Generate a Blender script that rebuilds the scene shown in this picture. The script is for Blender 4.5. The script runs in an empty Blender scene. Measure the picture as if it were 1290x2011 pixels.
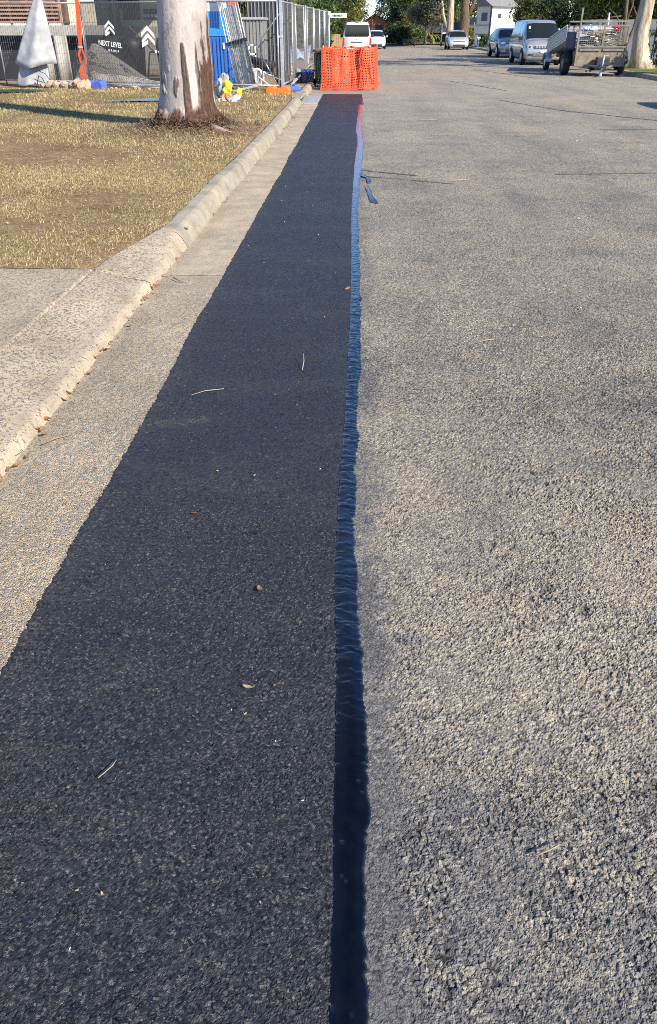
import bpy, bmesh, math, random
import numpy as np
from mathutils import Vector, Matrix, Euler
R = math.radians
S = bpy.context.scene
COL = S.collection

# ------------------------------------------------------------------ camera
cam_d = bpy.data.cameras.new('camera'); cam = bpy.data.objects.new('camera', cam_d); COL.objects.link(cam)
cam_d.sensor_fit = 'VERTICAL'; cam_d.sensor_height = 24.0; cam_d.lens = 24.0 * 1500 / 2011
cam_d.clip_start = 0.05; cam_d.clip_end = 2000
cam.location = (0, 0, 1.55); cam.rotation_euler = (R(90 - 32.307), 0, R(1.969))
S.camera = cam
# ------------------------------------------------------------------ light
SUN_AZ, SUN_EL = R(131), R(33)          # from +Y clockwise: behind the camera, to the right
W = bpy.data.worlds.new('World'); S.world = W; W.use_nodes = True
wn = W.node_tree; sky = wn.nodes.new('ShaderNodeTexSky'); sky.sky_type = 'NISHITA'; sky.sun_disc = False
sky.sun_elevation = SUN_EL; sky.sun_rotation = SUN_AZ; sky.air_density = 0.75; sky.dust_density = 0.0; sky.ozone_density = 6.0
wn.links.new(sky.outputs[0], wn.nodes['Background'].inputs[0]); wn.nodes['Background'].inputs[1].default_value = 0.14
sl = bpy.data.lights.new('sun', 'SUN'); sl.energy = 5.0; sl.angle = R(0.53); sl.color = (1.0, 0.90, 0.74)
so = bpy.data.objects.new('sun', sl); COL.objects.link(so)
sd = Vector((math.sin(SUN_AZ) * math.cos(SUN_EL), math.cos(SUN_AZ) * math.cos(SUN_EL), math.sin(SUN_EL)))
so.rotation_euler = sd.to_track_quat('Z', 'Y').to_euler(); so.location = (20, -20, 30)
S.view_settings.view_transform = 'Standard'; S.view_settings.look = 'None'; S.view_settings.exposure = 0.85; S.view_settings.gamma = 1.0
S.view_settings.use_curve_mapping = False
S.cycles.use_denoising = False
S.cycles.filter_width = 0.95; S.cycles.max_bounces = 6; S.cycles.transparent_max_bounces = 16

# ------------------------------------------------------------------ numpy noise
def _hash(ix, iy, seed):
    h = (ix.astype(np.int64) * 374761393 + iy.astype(np.int64) * 668265263 + seed * 2246822519) & 0xFFFFFFFF
    h = ((h ^ (h >> 13)) * 1274126177) & 0xFFFFFFFF
    h = ((h ^ (h >> 16)) * 2654435761) & 0xFFFFFFFF
    return (h ^ (h >> 15)) & 0xFFFFFFFF
def _u(h): return h.astype(np.float64) / 4294967296.0
def vn(x, y, s, seed):
    X = x / s; Y = y / s; ix = np.floor(X); iy = np.floor(Y); fx = X - ix; fy = Y - iy
    fx = fx * fx * (3 - 2 * fx); fy = fy * fy * (3 - 2 * fy)
    a = _u(_hash(ix, iy, seed)); b = _u(_hash(ix + 1, iy, seed)); c = _u(_hash(ix, iy + 1, seed)); d = _u(_hash(ix + 1, iy + 1, seed))
    return (a * (1 - fx) + b * fx) * (1 - fy) + (c * (1 - fx) + d * fx) * fy
def fbm(x, y, s, seed, n=3):
    t = 0; w = 0
    for k in range(n):
        t = t + vn(x, y, s / 2 ** k, seed + k * 17) * 0.55 ** k; w += 0.55 ** k
    return t / w
def worley(x, y, s, seed):
    X = x / s; Y = y / s; ix = np.floor(X); iy = np.floor(Y)
    F1 = np.full(x.shape, 9.0); F2 = np.full(x.shape, 9.0); ID = np.zeros(x.shape)
    for dx in (-1, 0, 1):
        for dy in (-1, 0, 1):
            h = _hash(ix + dx, iy + dy, seed)
            px = ix + dx + (h & 0xFFFF) / 65536.0; py = iy + dy + (h >> 16) / 65536.0
            d = np.hypot(px - X, py - Y); i = _u((h * 2654435761 + 12345) & 0xFFFFFFFF)
            m = d < F1
            F2 = np.where(m, F1, np.minimum(F2, d)); ID = np.where(m, i, ID); F1 = np.where(m, d, F1)
    return F1, F2, ID
def stones(x, y, s, seed, amp, slope, miss):
    """angular stones: every Worley cell is a flat, randomly tilted face at its own height; a share of cells is missing"""
    wx = x + s * .25 * (vn(x, y, s * .6, seed + 5) - .5); wy = y + s * .25 * (vn(x, y, s * .6, seed + 6) - .5)
    X = wx / s; Y = wy / s; ix = np.floor(X); iy = np.floor(Y)
    F1 = np.full(x.shape, 9.0); F2 = np.full(x.shape, 9.0); ID = np.zeros(x.shape); DX = np.zeros(x.shape); DY = np.zeros(x.shape)
    for dx in (-1, 0, 1):
        for dy in (-1, 0, 1):
            h = _hash(ix + dx, iy + dy, seed); px = ix + dx + (h & 0xFFFF) / 65536.0; py = iy + dy + (h >> 16) / 65536.0
            ex = X - px; ey = Y - py; d = np.hypot(ex, ey); i = _u((h * 2654435761 + 12345) & 0xFFFFFFFF); m = d < F1
            F2 = np.where(m, F1, np.minimum(F2, d)); ID = np.where(m, i, ID); DX = np.where(m, ex, DX); DY = np.where(m, ey, DY); F1 = np.where(m, d, F1)
    t1 = (ID * 37.1 % 1) - .5; t2 = (ID * 91.7 % 1) - .5; gone = (ID * 13.3 % 1) < miss
    gap = np.clip(1 - (F2 - F1) * 5.5, 0, 1)
    h = amp * ((ID * 7.7 % 1) - .5) + slope * s * (DX * t1 + DY * t2) - amp * .35 * F1 ** 2 - amp * .8 * gap
    return np.where(gone, -amp * 1.1 + .3 * h, h), ID, gap, gone
def sstep(a, b, t):
    t = np.clip((t - a) / (b - a), 0, 1); return t * t * (3 - 2 * t)

# ------------------------------------------------------------------ materials
MATS = {}
class NT:
    def __init__(s, name, rough=0.8, base=(0.5, 0.5, 0.5), metal=0.0, spec=0.5):
        m = bpy.data.materials.new(name); m.use_nodes = True; s.m = m; s.t = m.node_tree; s.p = s.t.nodes['Principled BSDF']
        s.p.inputs['Base Color'].default_value = (*base, 1); s.p.inputs['Roughness'].default_value = rough
        s.p.inputs['Metallic'].default_value = metal; s.p.inputs['Specular IOR Level'].default_value = spec
        MATS[name] = m
    def n(s, typ, **kw):
        nd = s.t.nodes.new(typ)
        for k, v in kw.items(): setattr(nd, k, v)
        return nd
    def l(s, a, b): s.t.links.new(a, b)
    def coord(s, scale=(1, 1, 1), which='Object'):
        c = s.n('ShaderNodeTexCoord'); mp = s.n('ShaderNodeMapping'); mp.inputs['Scale'].default_value = scale
        s.l(c.outputs[which], mp.inputs['Vector']); return mp.outputs[0]
    def noise(s, scale, detail=3, rough=0.55, vec=None, dist=0.0):
        nd = s.n('ShaderNodeTexNoise'); nd.inputs['Scale'].default_value = scale; nd.inputs['Detail'].default_value = detail
        nd.inputs['Roughness'].default_value = rough; nd.inputs['Distortion'].default_value = dist
        s.l(vec if vec is not None else s.coord(), nd.inputs['Vector']); return nd.outputs['Fac']
    def ramp(s, fac, stops, interp='LINEAR'):
        r = s.n('ShaderNodeValToRGB'); r.color_ramp.interpolation = interp; e = r.color_ramp.elements
        while len(e) < len(stops): e.new(0.5)
        for q, (p, c) in zip(e, stops): q.position = p; q.color = (*c, 1) if len(c) == 3 else c
        s.l(fac, r.inputs['Fac']); return r.outputs['Color']
    def mix(s, fac, a, b, mode='MIX'):
        m = s.n('ShaderNodeMix', data_type='RGBA', blend_type=mode)
        for v, i in ((fac, 0), (a, 6), (b, 7)):
            if isinstance(v, (int, float)): m.inputs[i].default_value = v
            elif isinstance(v, tuple): m.inputs[i].default_value = (*v, 1)
            else: s.l(v, m.inputs[i])
        return m.outputs[2]
    def math(s, op, a, b=None, clamp=False):
        m = s.n('ShaderNodeMath', operation=op, use_clamp=clamp)
        for v, i in ((a, 0), (b, 1)):
            if v is None: continue
            if isinstance(v, (int, float)): m.inputs[i].default_value = v
            else: s.l(v, m.inputs[i])
        return m.outputs[0]
    def attr(s, name):
        a = s.n('ShaderNodeAttribute'); a.attribute_name = name; return a.outputs['Fac']
    def color(s, c): s.l(c, s.p.inputs['Base Color'])
    def bump(s, h, strength=0.5, dist=0.01):
        b = s.n('ShaderNodeBump'); b.inputs['Strength'].default_value = strength; b.inputs['Distance'].default_value = dist
        s.l(h, b.inputs['Height']); s.l(b.outputs[0], s.p.inputs['Normal'])
def flat(name, base, rough=0.6, metal=0.0, var=0.12, scale=6, spec=0.5, bump=0.0, bscale=80, coat=0.0):
    k = NT(name, rough, base, metal, spec)
    if var:
        lo = tuple(max(0, c * (1 - var)) for c in base); hi = tuple(min(1, c * (1 + var)) for c in base)
        k.color(k.ramp(k.noise(scale, 4), [(0.3, lo), (0.7, hi)]))
    if bump: k.bump(k.noise(bscale, 3), bump, 0.01)
    if coat: k.p.inputs['Coat Weight'].default_value = coat; k.p.inputs['Coat Roughness'].default_value = 0.04
    return k.m

# ------------------------------------------------------------------ mesh helpers
def link(name, me, mat=None, parent=None):
    o = bpy.data.objects.new(name, me); COL.objects.link(o)
    if mat is not None:
        me.materials.append(MATS[mat] if isinstance(mat, str) else mat)
    if parent is not None: o.parent = parent
    return o
def tag(o, label=None, cat=None, group=None, kind=None):
    if label: o['label'] = label
    if cat: o['category'] = cat
    if group: o['group'] = group
    if kind: o['kind'] = kind
    return o
def thing(name, loc, label, cat, group=None, rz=0.0):
    o = bpy.data.objects.new(name, None); COL.objects.link(o); o.location = loc; o.rotation_euler = (0, 0, rz)
    return tag(o, label, cat, group)
def copy_tree(o, parent=None):
    c = o.copy(); COL.objects.link(c); c.parent = parent
    for ch in list(o.children): copy_tree(ch, c)
    return c
class MB:
    def __init__(s): s.v = []; s.f = []
    def add(s, vs, fs):
        b = len(s.v); s.v += [tuple(p) for p in vs]; s.f += [tuple(i + b for i in q) for q in fs]; return s
    def box(s, c, d, rot=None, taper=1.0):
        hx, hy, hz = d[0] / 2, d[1] / 2, d[2] / 2
        vs = [Vector((x * hx * (taper if z > 0 else 1), y * hy * (taper if z > 0 else 1), z * hz)) for z in (-1, 1) for y in (-1, 1) for x in (-1, 1)]
        if rot is not None:
            M = Euler(rot).to_matrix() if not isinstance(rot, Matrix) else rot
            vs = [M @ v for v in vs]
        c = Vector(c)
        return s.add([v + c for v in vs], [(0, 2, 3, 1), (4, 5, 7, 6), (0, 1, 5, 4), (2, 6, 7, 3), (0, 4, 6, 2), (1, 3, 7, 5)])
    def tube(s, pts, r, n=8, cap=True):
        pts = [Vector(p) for p in pts]; m = len(pts); rr = r if isinstance(r, (list, tuple)) else [r] * m
        vs = []; fs = []
        t0 = (pts[1] - pts[0]).normalized(); u = t0.orthogonal().normalized()
        for i, p in enumerate(pts):
            t = (pts[min(i + 1, m - 1)] - pts[max(i - 1, 0)]).normalized()
            u = (u - t * u.dot(t)).normalized(); w = t.cross(u)
            for k in range(n):
                a = 2 * math.pi * k / n; vs.append(p + (u * math.cos(a) + w * math.sin(a)) * rr[i])
        for i in range(m - 1):
            for k in range(n):
                k2 = (k + 1) % n; fs.append((i * n + k, i * n + k2, (i + 1) * n + k2, (i + 1) * n + k))
        if cap: fs.append(tuple(range(n))[::-1]); fs.append(tuple((m - 1) * n + k for k in range(n)))
        return s.add(vs, fs)
    def grid(s, P, closed=False):
        nr = len(P); nc = len(P[0]); vs = [p for row in P for p in row]; fs = []
        for i in range(nr - 1):
            for j in range(nc if closed else nc - 1):
                j2 = (j + 1) % nc; fs.append((i * nc + j, i * nc + j2, (i + 1) * nc + j2, (i + 1) * nc + j))
        return s.add(vs, fs)
    def prism(s, outline, d, z0=0.0):          # outline in (x,z), extruded along y from z0 to z0+d
        n = len(outline); vs = [(x, z0, z) for x, z in outline] + [(x, z0 + d, z) for x, z in outline]
        fs = [tuple(range(n)), tuple(range(2 * n - 1, n - 1, -1))] + [(i, i + n, (i + 1) % n + n, (i + 1) % n) for i in range(n)]
        return s.add(vs, fs)
    def lathe(s, prof, n=16, c=(0, 0, 0), axis='z'):
        P = []
        for r, z in prof:
            row = []
            for k in range(n):
                a = 2 * math.pi * k / n; q = (r * math.cos(a), r * math.sin(a), z)
                if axis == 'x': q = (q[2], q[0], q[1])
                if axis == 'y': q = (q[0], q[2], q[1])
                row.append((q[0] + c[0], q[1] + c[1], q[2] + c[2]))
            P.append(row)
        s.grid(P, True); return s
    def build(s, name, mat, parent=None, smooth=False, bevel=0.0, sub=0, solid=0.0):
        me = bpy.data.meshes.new(name); me.from_pydata([tuple(v) for v in s.v], [], s.f); me.update()
        bm = bmesh.new(); bm.from_mesh(me); bmesh.ops.recalc_face_normals(bm, faces=bm.faces); bm.to_mesh(me); bm.free()
        if smooth: me.polygons.foreach_set('use_smooth', [True] * len(me.polygons))
        o = link(name, me, mat, parent)
        if solid: md = o.modifiers.new('s', 'SOLIDIFY'); md.thickness = solid; md.offset = 0
        if bevel: md = o.modifiers.new('b', 'BEVEL'); md.width = bevel; md.segments = 2; md.limit_method = 'ANGLE'
        if sub: md = o.modifiers.new('u', 'SUBSURF'); md.levels = sub; md.render_levels = sub
        return o
def npmesh(name, V, Q, mat, attrs=None, smooth=True, parent=None):
    me = bpy.data.meshes.new(name); nv = len(V); nq = len(Q); k = Q.shape[1]
    me.vertices.add(nv); me.vertices.foreach_set('co', V.astype(np.float32).ravel())
    me.loops.add(nq * k); me.loops.foreach_set('vertex_index', Q.astype(np.int32).ravel())
    me.polygons.add(nq); me.polygons.foreach_set('loop_start', np.arange(0, nq * k, k, dtype=np.int32))
    try: me.polygons.foreach_set('loop_total', np.full(nq, k, dtype=np.int32))
    except Exception: pass
    me.polygons.foreach_set('use_smooth', np.full(nq, smooth))
    for nm, a in (attrs or {}).items():
        at = me.attributes.new(nm, 'FLOAT', 'POINT'); at.data.foreach_set('value', a.astype(np.float32).ravel())
    me.update(calc_edges=True); me.validate()
    return link(name, me, mat, parent)
def gridq(nr, nc, base=0):
    i, j = np.meshgrid(np.arange(nr - 1), np.arange(nc - 1), indexing='ij'); a = (i * nc + j).ravel() + base
    return np.stack([a, a + 1, a + nc + 1, a + nc], 1)
class Acc:                                      # collects numpy grids into one mesh
    def __init__(s): s.V = []; s.Q = []; s.A = {}; s.nv = 0
    def add(s, X, Y, Z, **at):
        nr, nc = X.shape; s.V.append(np.stack([X, Y, Z], -1).reshape(-1, 3)); s.Q.append(gridq(nr, nc, s.nv)); s.nv += nr * nc
        for k, a in at.items(): s.A.setdefault(k, []).append(np.broadcast_to(a, X.shape).ravel())
    def build(s, name, mat, parent=None, smooth=True):
        return npmesh(name, np.concatenate(s.V), np.concatenate(s.Q), mat, {k: np.concatenate(v) for k, v in s.A.items()}, smooth, parent)
def steps(a, b, d): return np.linspace(a, b, max(2, int(round((b - a) / d)) + 1))

# ================================================================== SURFACE MATERIALS
def voro(k, scale, feature='F1', vec=None, rand=1.0):
    v = k.n('ShaderNodeTexVoronoi', feature=feature); v.voronoi_dimensions = '2D'; v.inputs['Scale'].default_value = scale; v.inputs['Randomness'].default_value = rand
    k.l(vec if vec is not None else k.coord(), v.inputs['Vector']); return v
def facets(k, v, vec, scale):            # height of a randomly tilted flat face on every stone
    d = k.n('ShaderNodeVectorMath', operation='SUBTRACT'); k.l(vec, d.inputs[0]); k.l(v.outputs['Position'], d.inputs[1])
    c = k.n('ShaderNodeVectorMath', operation='SUBTRACT'); k.l(v.outputs['Color'], c.inputs[0]); c.inputs[1].default_value = (.5, .5, .5)
    dt = k.n('ShaderNodeVectorMath', operation='DOT_PRODUCT'); k.l(d.outputs[0], dt.inputs[0]); k.l(c.outputs[0], dt.inputs[1])
    sp = k.n('ShaderNodeSeparateColor'); k.l(v.outputs['Color'], sp.inputs[0])
    return k.math('MULTIPLY', dt.outputs['Value'], 1.0), sp.outputs[2], sp.outputs[0]
def warped(k, amt, sc):
    co = k.coord(); n = k.n('ShaderNodeTexNoise'); n.inputs['Scale'].default_value = sc; n.inputs['Detail'].default_value = 2; k.l(co, n.inputs['Vector'])
    m = k.n('ShaderNodeVectorMath', operation='MULTIPLY_ADD'); k.l(n.outputs['Color'], m.inputs[0]); m.inputs[1].default_value = (amt,) * 3; k.l(co, m.inputs[2])
    return m.outputs[0]

k = NT('old_road', 0.82, spec=0.3)
tone = k.attr('tone'); pit = k.attr('pit'); mrnd = k.attr('rnd'); near = k.attr('near')
vec = warped(k, .012, 110)
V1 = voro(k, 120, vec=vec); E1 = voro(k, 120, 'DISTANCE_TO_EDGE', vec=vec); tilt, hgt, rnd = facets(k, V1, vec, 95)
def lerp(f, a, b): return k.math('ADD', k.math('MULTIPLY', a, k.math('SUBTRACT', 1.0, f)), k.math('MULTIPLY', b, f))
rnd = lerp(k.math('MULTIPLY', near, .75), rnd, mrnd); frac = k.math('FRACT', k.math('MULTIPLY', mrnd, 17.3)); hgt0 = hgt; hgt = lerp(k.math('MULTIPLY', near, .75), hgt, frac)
big = k.noise(0.55, 4); med = k.noise(3.0, 4); fine = k.noise(500, 2)
streak = k.noise(1.0, 4, vec=k.coord((1.6, 0.16, 1)))
t2 = k.math('ADD', tone, k.math('MULTIPLY', k.math('SUBTRACT', big, 0.5), 0.8))
t2 = k.math('ADD', t2, k.math('MULTIPLY', k.math('SUBTRACT', streak, 0.5), 0.6))
t2 = k.math('ADD', t2, k.math('MULTIPLY', k.math('SUBTRACT', rnd, 0.5), 0.6))
t2 = k.math('ADD', t2, k.math('MULTIPLY', k.math('SUBTRACT', med, 0.5), 0.4), clamp=True)
c = k.ramp(t2, [(0.0, (0.13, 0.13, 0.135)), (0.25, (0.21, 0.205, 0.195)), (0.55, (0.34, 0.306, 0.248)), (1.0, (0.45, 0.395, 0.308))])
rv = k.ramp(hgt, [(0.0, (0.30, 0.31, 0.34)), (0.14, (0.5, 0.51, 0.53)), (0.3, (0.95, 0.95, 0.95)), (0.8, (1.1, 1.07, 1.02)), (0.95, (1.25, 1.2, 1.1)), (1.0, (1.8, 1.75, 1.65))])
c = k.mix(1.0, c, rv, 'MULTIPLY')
crumb = k.noise(150, 4, 0.7); crumb2 = k.noise(60, 4, 0.7)
c = k.mix(1.0, c, k.ramp(crumb, [(0.36, (0.5, 0.5, 0.52)), (0.5, (1.05, 1.05, 1.05)), (0.7, (1.25, 1.22, 1.16))]), 'MULTIPLY')
gap = k.ramp(E1.outputs['Distance'], [(0.0, (1, 1, 1)), (0.16, (0, 0, 0))])
c = k.mix(k.math('MULTIPLY', k.math('MULTIPLY', gap, crumb2), 0.7), c, (0.03, 0.03, 0.033))
c = k.mix(pit, c, (0.022, 0.022, 0.026)); k.color(c)
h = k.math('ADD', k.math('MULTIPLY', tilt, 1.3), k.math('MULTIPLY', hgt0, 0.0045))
h = k.math('ADD', h, k.math('MULTIPLY', k.math('MINIMUM', E1.outputs['Distance'], .22), 0.005))
h = k.math('ADD', h, k.math('MULTIPLY', crumb, 0.008))
h = k.math('ADD', h, k.math('MULTIPLY', crumb2, 0.008))
k.bump(k.math('MULTIPLY', h, k.attr('lod')), 1.0, 1.0)

k = NT('new_asphalt', 0.5, spec=0.36)
dust = k.attr('tone'); pit = k.attr('pit'); mrnd = k.attr('rnd')
vec = warped(k, .004, 120)
V1 = voro(k, 150, vec=vec); tilt, hgt, rnd = facets(k, V1, vec, 150)
mixr = k.math('ADD', k.math('MULTIPLY', mrnd, .6), k.math('MULTIPLY', rnd, .4))
c = k.ramp(mixr, [(0.0, (0.015, 0.016, 0.020)), (0.5, (0.026, 0.028, 0.036)), (0.93, (0.043, 0.046, 0.055)), (0.985, (0.08, 0.08, 0.082)), (1.0, (0.22, 0.215, 0.205))])
d = k.math('MULTIPLY', k.ramp(k.noise(1.6, 5, 0.6, k.coord((.7, 1.6, 1))), [(0.45, (0, 0, 0)), (0.8, (1, 1, 1))]), 0.14)
c = k.mix(d, c, (0.16, 0.145, 0.12)); c = k.mix(dust, c, (0.3, 0.26, 0.2)); c = k.mix(pit, c, (0.005, 0.005, 0.006)); k.color(c)
k.l(k.ramp(rnd, [(0.0, (0.36,) * 3), (1.0, (0.70,) * 3)]), k.p.inputs['Roughness'])
h = k.math('ADD', k.math('MULTIPLY', tilt, 1.15), k.math('MULTIPLY', hgt, 0.0016))
h = k.math('ADD', h, k.math('MULTIPLY', k.noise(520, 2), 0.0012)); k.bump(h, 1.0, 1.0)

k = NT('gutter_concrete', 0.85, spec=0.3)
tone = k.attr('tone'); pit = k.attr('pit')
vec = warped(k, .005, 90)
V1 = voro(k, 98, vec=vec); E1 = voro(k, 98, 'DISTANCE_TO_EDGE', vec=vec); tilt, hgt, rnd = facets(k, V1, vec, 98)
peb = k.ramp(rnd, [(0.0, (0.19, 0.19, 0.195)), (0.2, (0.21, 0.22, 0.235)), (0.36, (0.42, 0.34, 0.24)), (0.58, (0.54, 0.45, 0.32)), (0.76, (0.56, 0.36, 0.18)), (0.9, (0.70, 0.63, 0.52)), (1.0, (0.22, 0.23, 0.25))])
mort = k.ramp(k.noise(5, 5), [(0.3, (0.36, 0.30, 0.225)), (0.7, (0.50, 0.425, 0.32))])
on = k.math('MULTIPLY', k.ramp(E1.outputs['Distance'], [(0.05, (0, 0, 0)), (0.2, (1, 1, 1))]), k.math('LESS_THAN', hgt, tone))
c = k.mix(k.math('MULTIPLY', on, 0.95), mort, peb)
c = k.mix(k.math('MULTIPLY', pit, 0.35), c, (0.17, 0.145, 0.11))
spk = k.ramp(k.noise(150, 2), [(0.36, (0.6, 0.6, 0.6)), (0.47, (1, 1, 1))]); c = k.mix(1.0, c, spk, 'MULTIPLY')
st = k.ramp(k.noise(1.3, 5, 0.65), [(0.35, (0.80, 0.79, 0.78)), (0.65, (1.05, 1.04, 1.02))]); c = k.mix(1.0, c, st, 'MULTIPLY')
k.color(c)
h = k.math('ADD', k.math('MULTIPLY', tilt, 0.5), k.math('MULTIPLY', k.math('MINIMUM', E1.outputs['Distance'], .3), 0.012))
h = k.math('ADD', k.math('MULTIPLY', h, on), k.math('MULTIPLY', k.noise(230, 3), 0.0022)); k.bump(h, 1.0, 1.0)

k = NT('kerb_concrete', 0.85, spec=0.3)
c = k.ramp(k.noise(4, 6, 0.65), [(0.25, (0.22, 0.195, 0.15)), (0.5, (0.33, 0.29, 0.225)), (0.75, (0.42, 0.37, 0.285))])
dk = k.ramp(k.noise(1.7, 4, 0.6), [(0.52, (0, 0, 0)), (0.72, (1, 1, 1))]); c = k.mix(k.math('MULTIPLY', dk, 0.7), c, (0.14, 0.13, 0.115))
sp = k.ramp(k.noise(140, 2), [(0.36, (0.55, 0.55, 0.55)), (0.47, (1, 1, 1))]); c = k.mix(1.0, c, sp, 'MULTIPLY'); k.color(c)
k.bump(k.noise(120, 4), 0.6, 0.004)

k = NT('sealant', 0.12, base=(0.0008, 0.0016, 0.005), spec=0.5)
gl = k.attr('gloss')                                  # 0 = dulled by dust and traffic, 1 = clean glossy film
mr = k.n('ShaderNodeMapRange'); k.l(gl, mr.inputs[0]); mr.inputs[3].default_value = 1.36; mr.inputs[4].default_value = 2.05; k.l(mr.outputs[0], k.p.inputs['IOR'])
r1 = k.ramp(k.noise(30, 3), [(0.35, (0.08,) * 3), (0.75, (0.22,) * 3)]); mr2 = k.n('ShaderNodeMapRange'); k.l(gl, mr2.inputs[0]); mr2.inputs[3].default_value = .05; mr2.inputs[4].default_value = 0
k.l(k.math('ADD', r1, mr2.outputs[0]), k.p.inputs['Roughness'])
dd = k.math('MULTIPLY', k.math('SUBTRACT', 1.0, gl, True), k.ramp(k.noise(22, 5, .7), [(0.45, (0, 0, 0)), (0.85, (1, 1, 1))])); k.color(k.mix(k.math('MULTIPLY', dd, .5), (0.0008, 0.0016, 0.005), (0.010, 0.008, 0.006)))
k.bump(k.noise(160, 3), 0.25, 0.003)
NT('sealant_dull', 0.38, (0.006, 0.005, 0.008), 0, 0.4)

k = NT('verge_soil', 0.95, spec=0.15)
a = k.noise(1.1, 6, 0.65); b = k.noise(14, 4); f2 = k.noise(90, 3)
c = k.ramp(a, [(0.28, (0.20, 0.125, 0.07)), (0.45, (0.29, 0.195, 0.11)), (0.6, (0.34, 0.245, 0.14)), (0.78, (0.31, 0.25, 0.13))])
c = k.mix(1.0, c, k.ramp(b, [(0.3, (0.6, 0.58, 0.55)), (0.7, (1.15, 1.13, 1.1))]), 'MULTIPLY')
c = k.mix(1.0, c, k.ramp(f2, [(0.3, (0.55, 0.52, 0.5)), (0.65, (1.2, 1.2, 1.2))]), 'MULTIPLY'); k.color(c)
k.bump(k.noise(60, 5, 0.7), 0.9, 0.02)

k = NT('site_dirt', 0.95, spec=0.1)
k.color(k.ramp(k.noise(2.5, 6, 0.7), [(0.3, (0.26, 0.17, 0.10)), (0.7, (0.42, 0.31, 0.2))])); k.bump(k.noise(30, 4), 0.7, 0.03)
k = NT('far_grass', 0.95, spec=0.1)
k.color(k.ramp(k.noise(0.9, 6, 0.7), [(0.3, (0.06, 0.09, 0.025)), (0.55, (0.17, 0.17, 0.06)), (0.75, (0.30, 0.25, 0.12))])); k.bump(k.noise(25, 4), 0.8, 0.05)

# ================================================================== GROUND
g = MB().box((0, 300, -0.30), (1600, 1400, 0.3)).build('ground', 'far_grass'); tag(g, kind='structure')

BANDS = [(0.40, 1.30, .0026, .0026), (1.30, 2.6, .0042, .0048), (2.6, 5.0, .007, .010), (5.0, 10.0, .012, .025), (10.0, 21.0, .03, .08)]
def visx(y): return 0.43 * (y * 0.845 + 0.83) + 0.15 + 0.02 * y

def road_fields(x, y):
    edge = sstep(0.06, 0.17, x + 0.07 * (vn(x, y, .06, 5) - .5) + 0.03 * (vn(x, y, .02, 6) - .5))
    rough = (0.35 + 0.65 * edge) * (.75 + .5 * sstep(.3, .7, fbm(x, y, .3, 21))) * (.85 + .35 * sstep(.2, .8, x))
    h1, ID, gap, gone = stones(x, y, .0108, 3, .0036, .95, .10)
    h2, ID2, gap2, gone2 = stones(x + 3, y, .0068, 13, .0021, .95, .12)
    pick = sstep(.35, .65, fbm(x, y, .09, 15)); h = h1 * (.35 + .65 * pick) + h2 * (1 - .5 * pick)
    cl = fbm(x, y, .030, 11, 3)
    h = rough * (h + .0050 * (cl - .5))
    g_ = np.where(pick > .5, gap, gap2); gn = np.where(pick > .5, gone, gone2) * 1.0; idd = np.where(pick > .5, ID, ID2)
    pit = np.clip(gn * .75 + g_ * .42 + sstep(.33, .12, cl) * .45, 0, 1) * (0.3 + 0.6 * rough)
    tone = 0.56 + 0.35 * (cl - .5) + 0.32 * (fbm(x, y, .13, 31) - .5) + .5 * (fbm(x, y, .5, 37) - .5) - .20 * np.exp(-(x / .30) ** 2) * sstep(3.2, .9, y) - .08 * sstep(2.5, .8, y) - (1 - edge) * np.interp(y, [1, 2.5], [.42, .34]) * (.15 + 1.1 * sstep(.35, .7, fbm(x * 2, y, .35, 47)) * 1.0 + .4 * sstep(1.6, 1.0, y)).clip(0, 1)
    return h, np.clip(tone, 0, 1), np.clip(pit, 0, 1), idd

acc = Acc(); rng = np.random.default_rng(4)
for i, (y0, y1, dx, dy) in enumerate(BANDS):
    xr = visx(y1); xs = steps(0.0, xr, dx); ys = steps(y0, y1, dy); X, Y = np.meshgrid(xs, ys)
    h, t, p, r = road_fields(X, Y); fade = np.interp(Y, [2, 5, 10, 20], [1, .8, .6, .35]); hf = np.interp(Y, [1.2, 2.2, 3.2, 5, 10, 20], [1, .92, .72, .5, .32, .2])
    acc.add(X, Y, h * hf - 0.002, tone=.5 + (t - .5) * fade, pit=p * np.interp(Y, [1, 3, 6, 12, 21], [1, .8, .5, .32, .2]), rnd=r, lod=np.interp(Y, [1, 2.0, 3.4, 6, 10, 15, 22], [.35, .5, .9, .8, .6, .4, .28]), near=sstep(4.0, 1.6, Y))
    for xa, xb in ((xr, 10.62),):
        XX, YY = np.meshgrid(np.array([xa, xb]), np.array([y0, y1])); acc.add(XX, YY, np.full(XX.shape, -0.002), tone=.60, pit=.06, lod=.28, rnd=.5, near=0.)
def plain(xa, xb, ya, yb, z=-.002, nx=2, ny=2):
    XX, YY = np.meshgrid(np.linspace(xa, xb, nx), np.linspace(ya, yb, ny)); acc.add(XX, YY, np.full(XX.shape, z), tone=.60, pit=.06, lod=.28, rnd=.5, near=0.)
plain(0.0, 10.62, -12, .4); plain(-1.42, 10.62, 24.4, 104); plain(-0.0, 10.62, 21, 24.4); plain(-60, -1.42, 88, 104); plain(10.62, 60, 88, 104); plain(-1.42, 10.62, -12, -5)
road = acc.build('road', 'old_road', None, False); tag(road, kind='structure')
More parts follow.
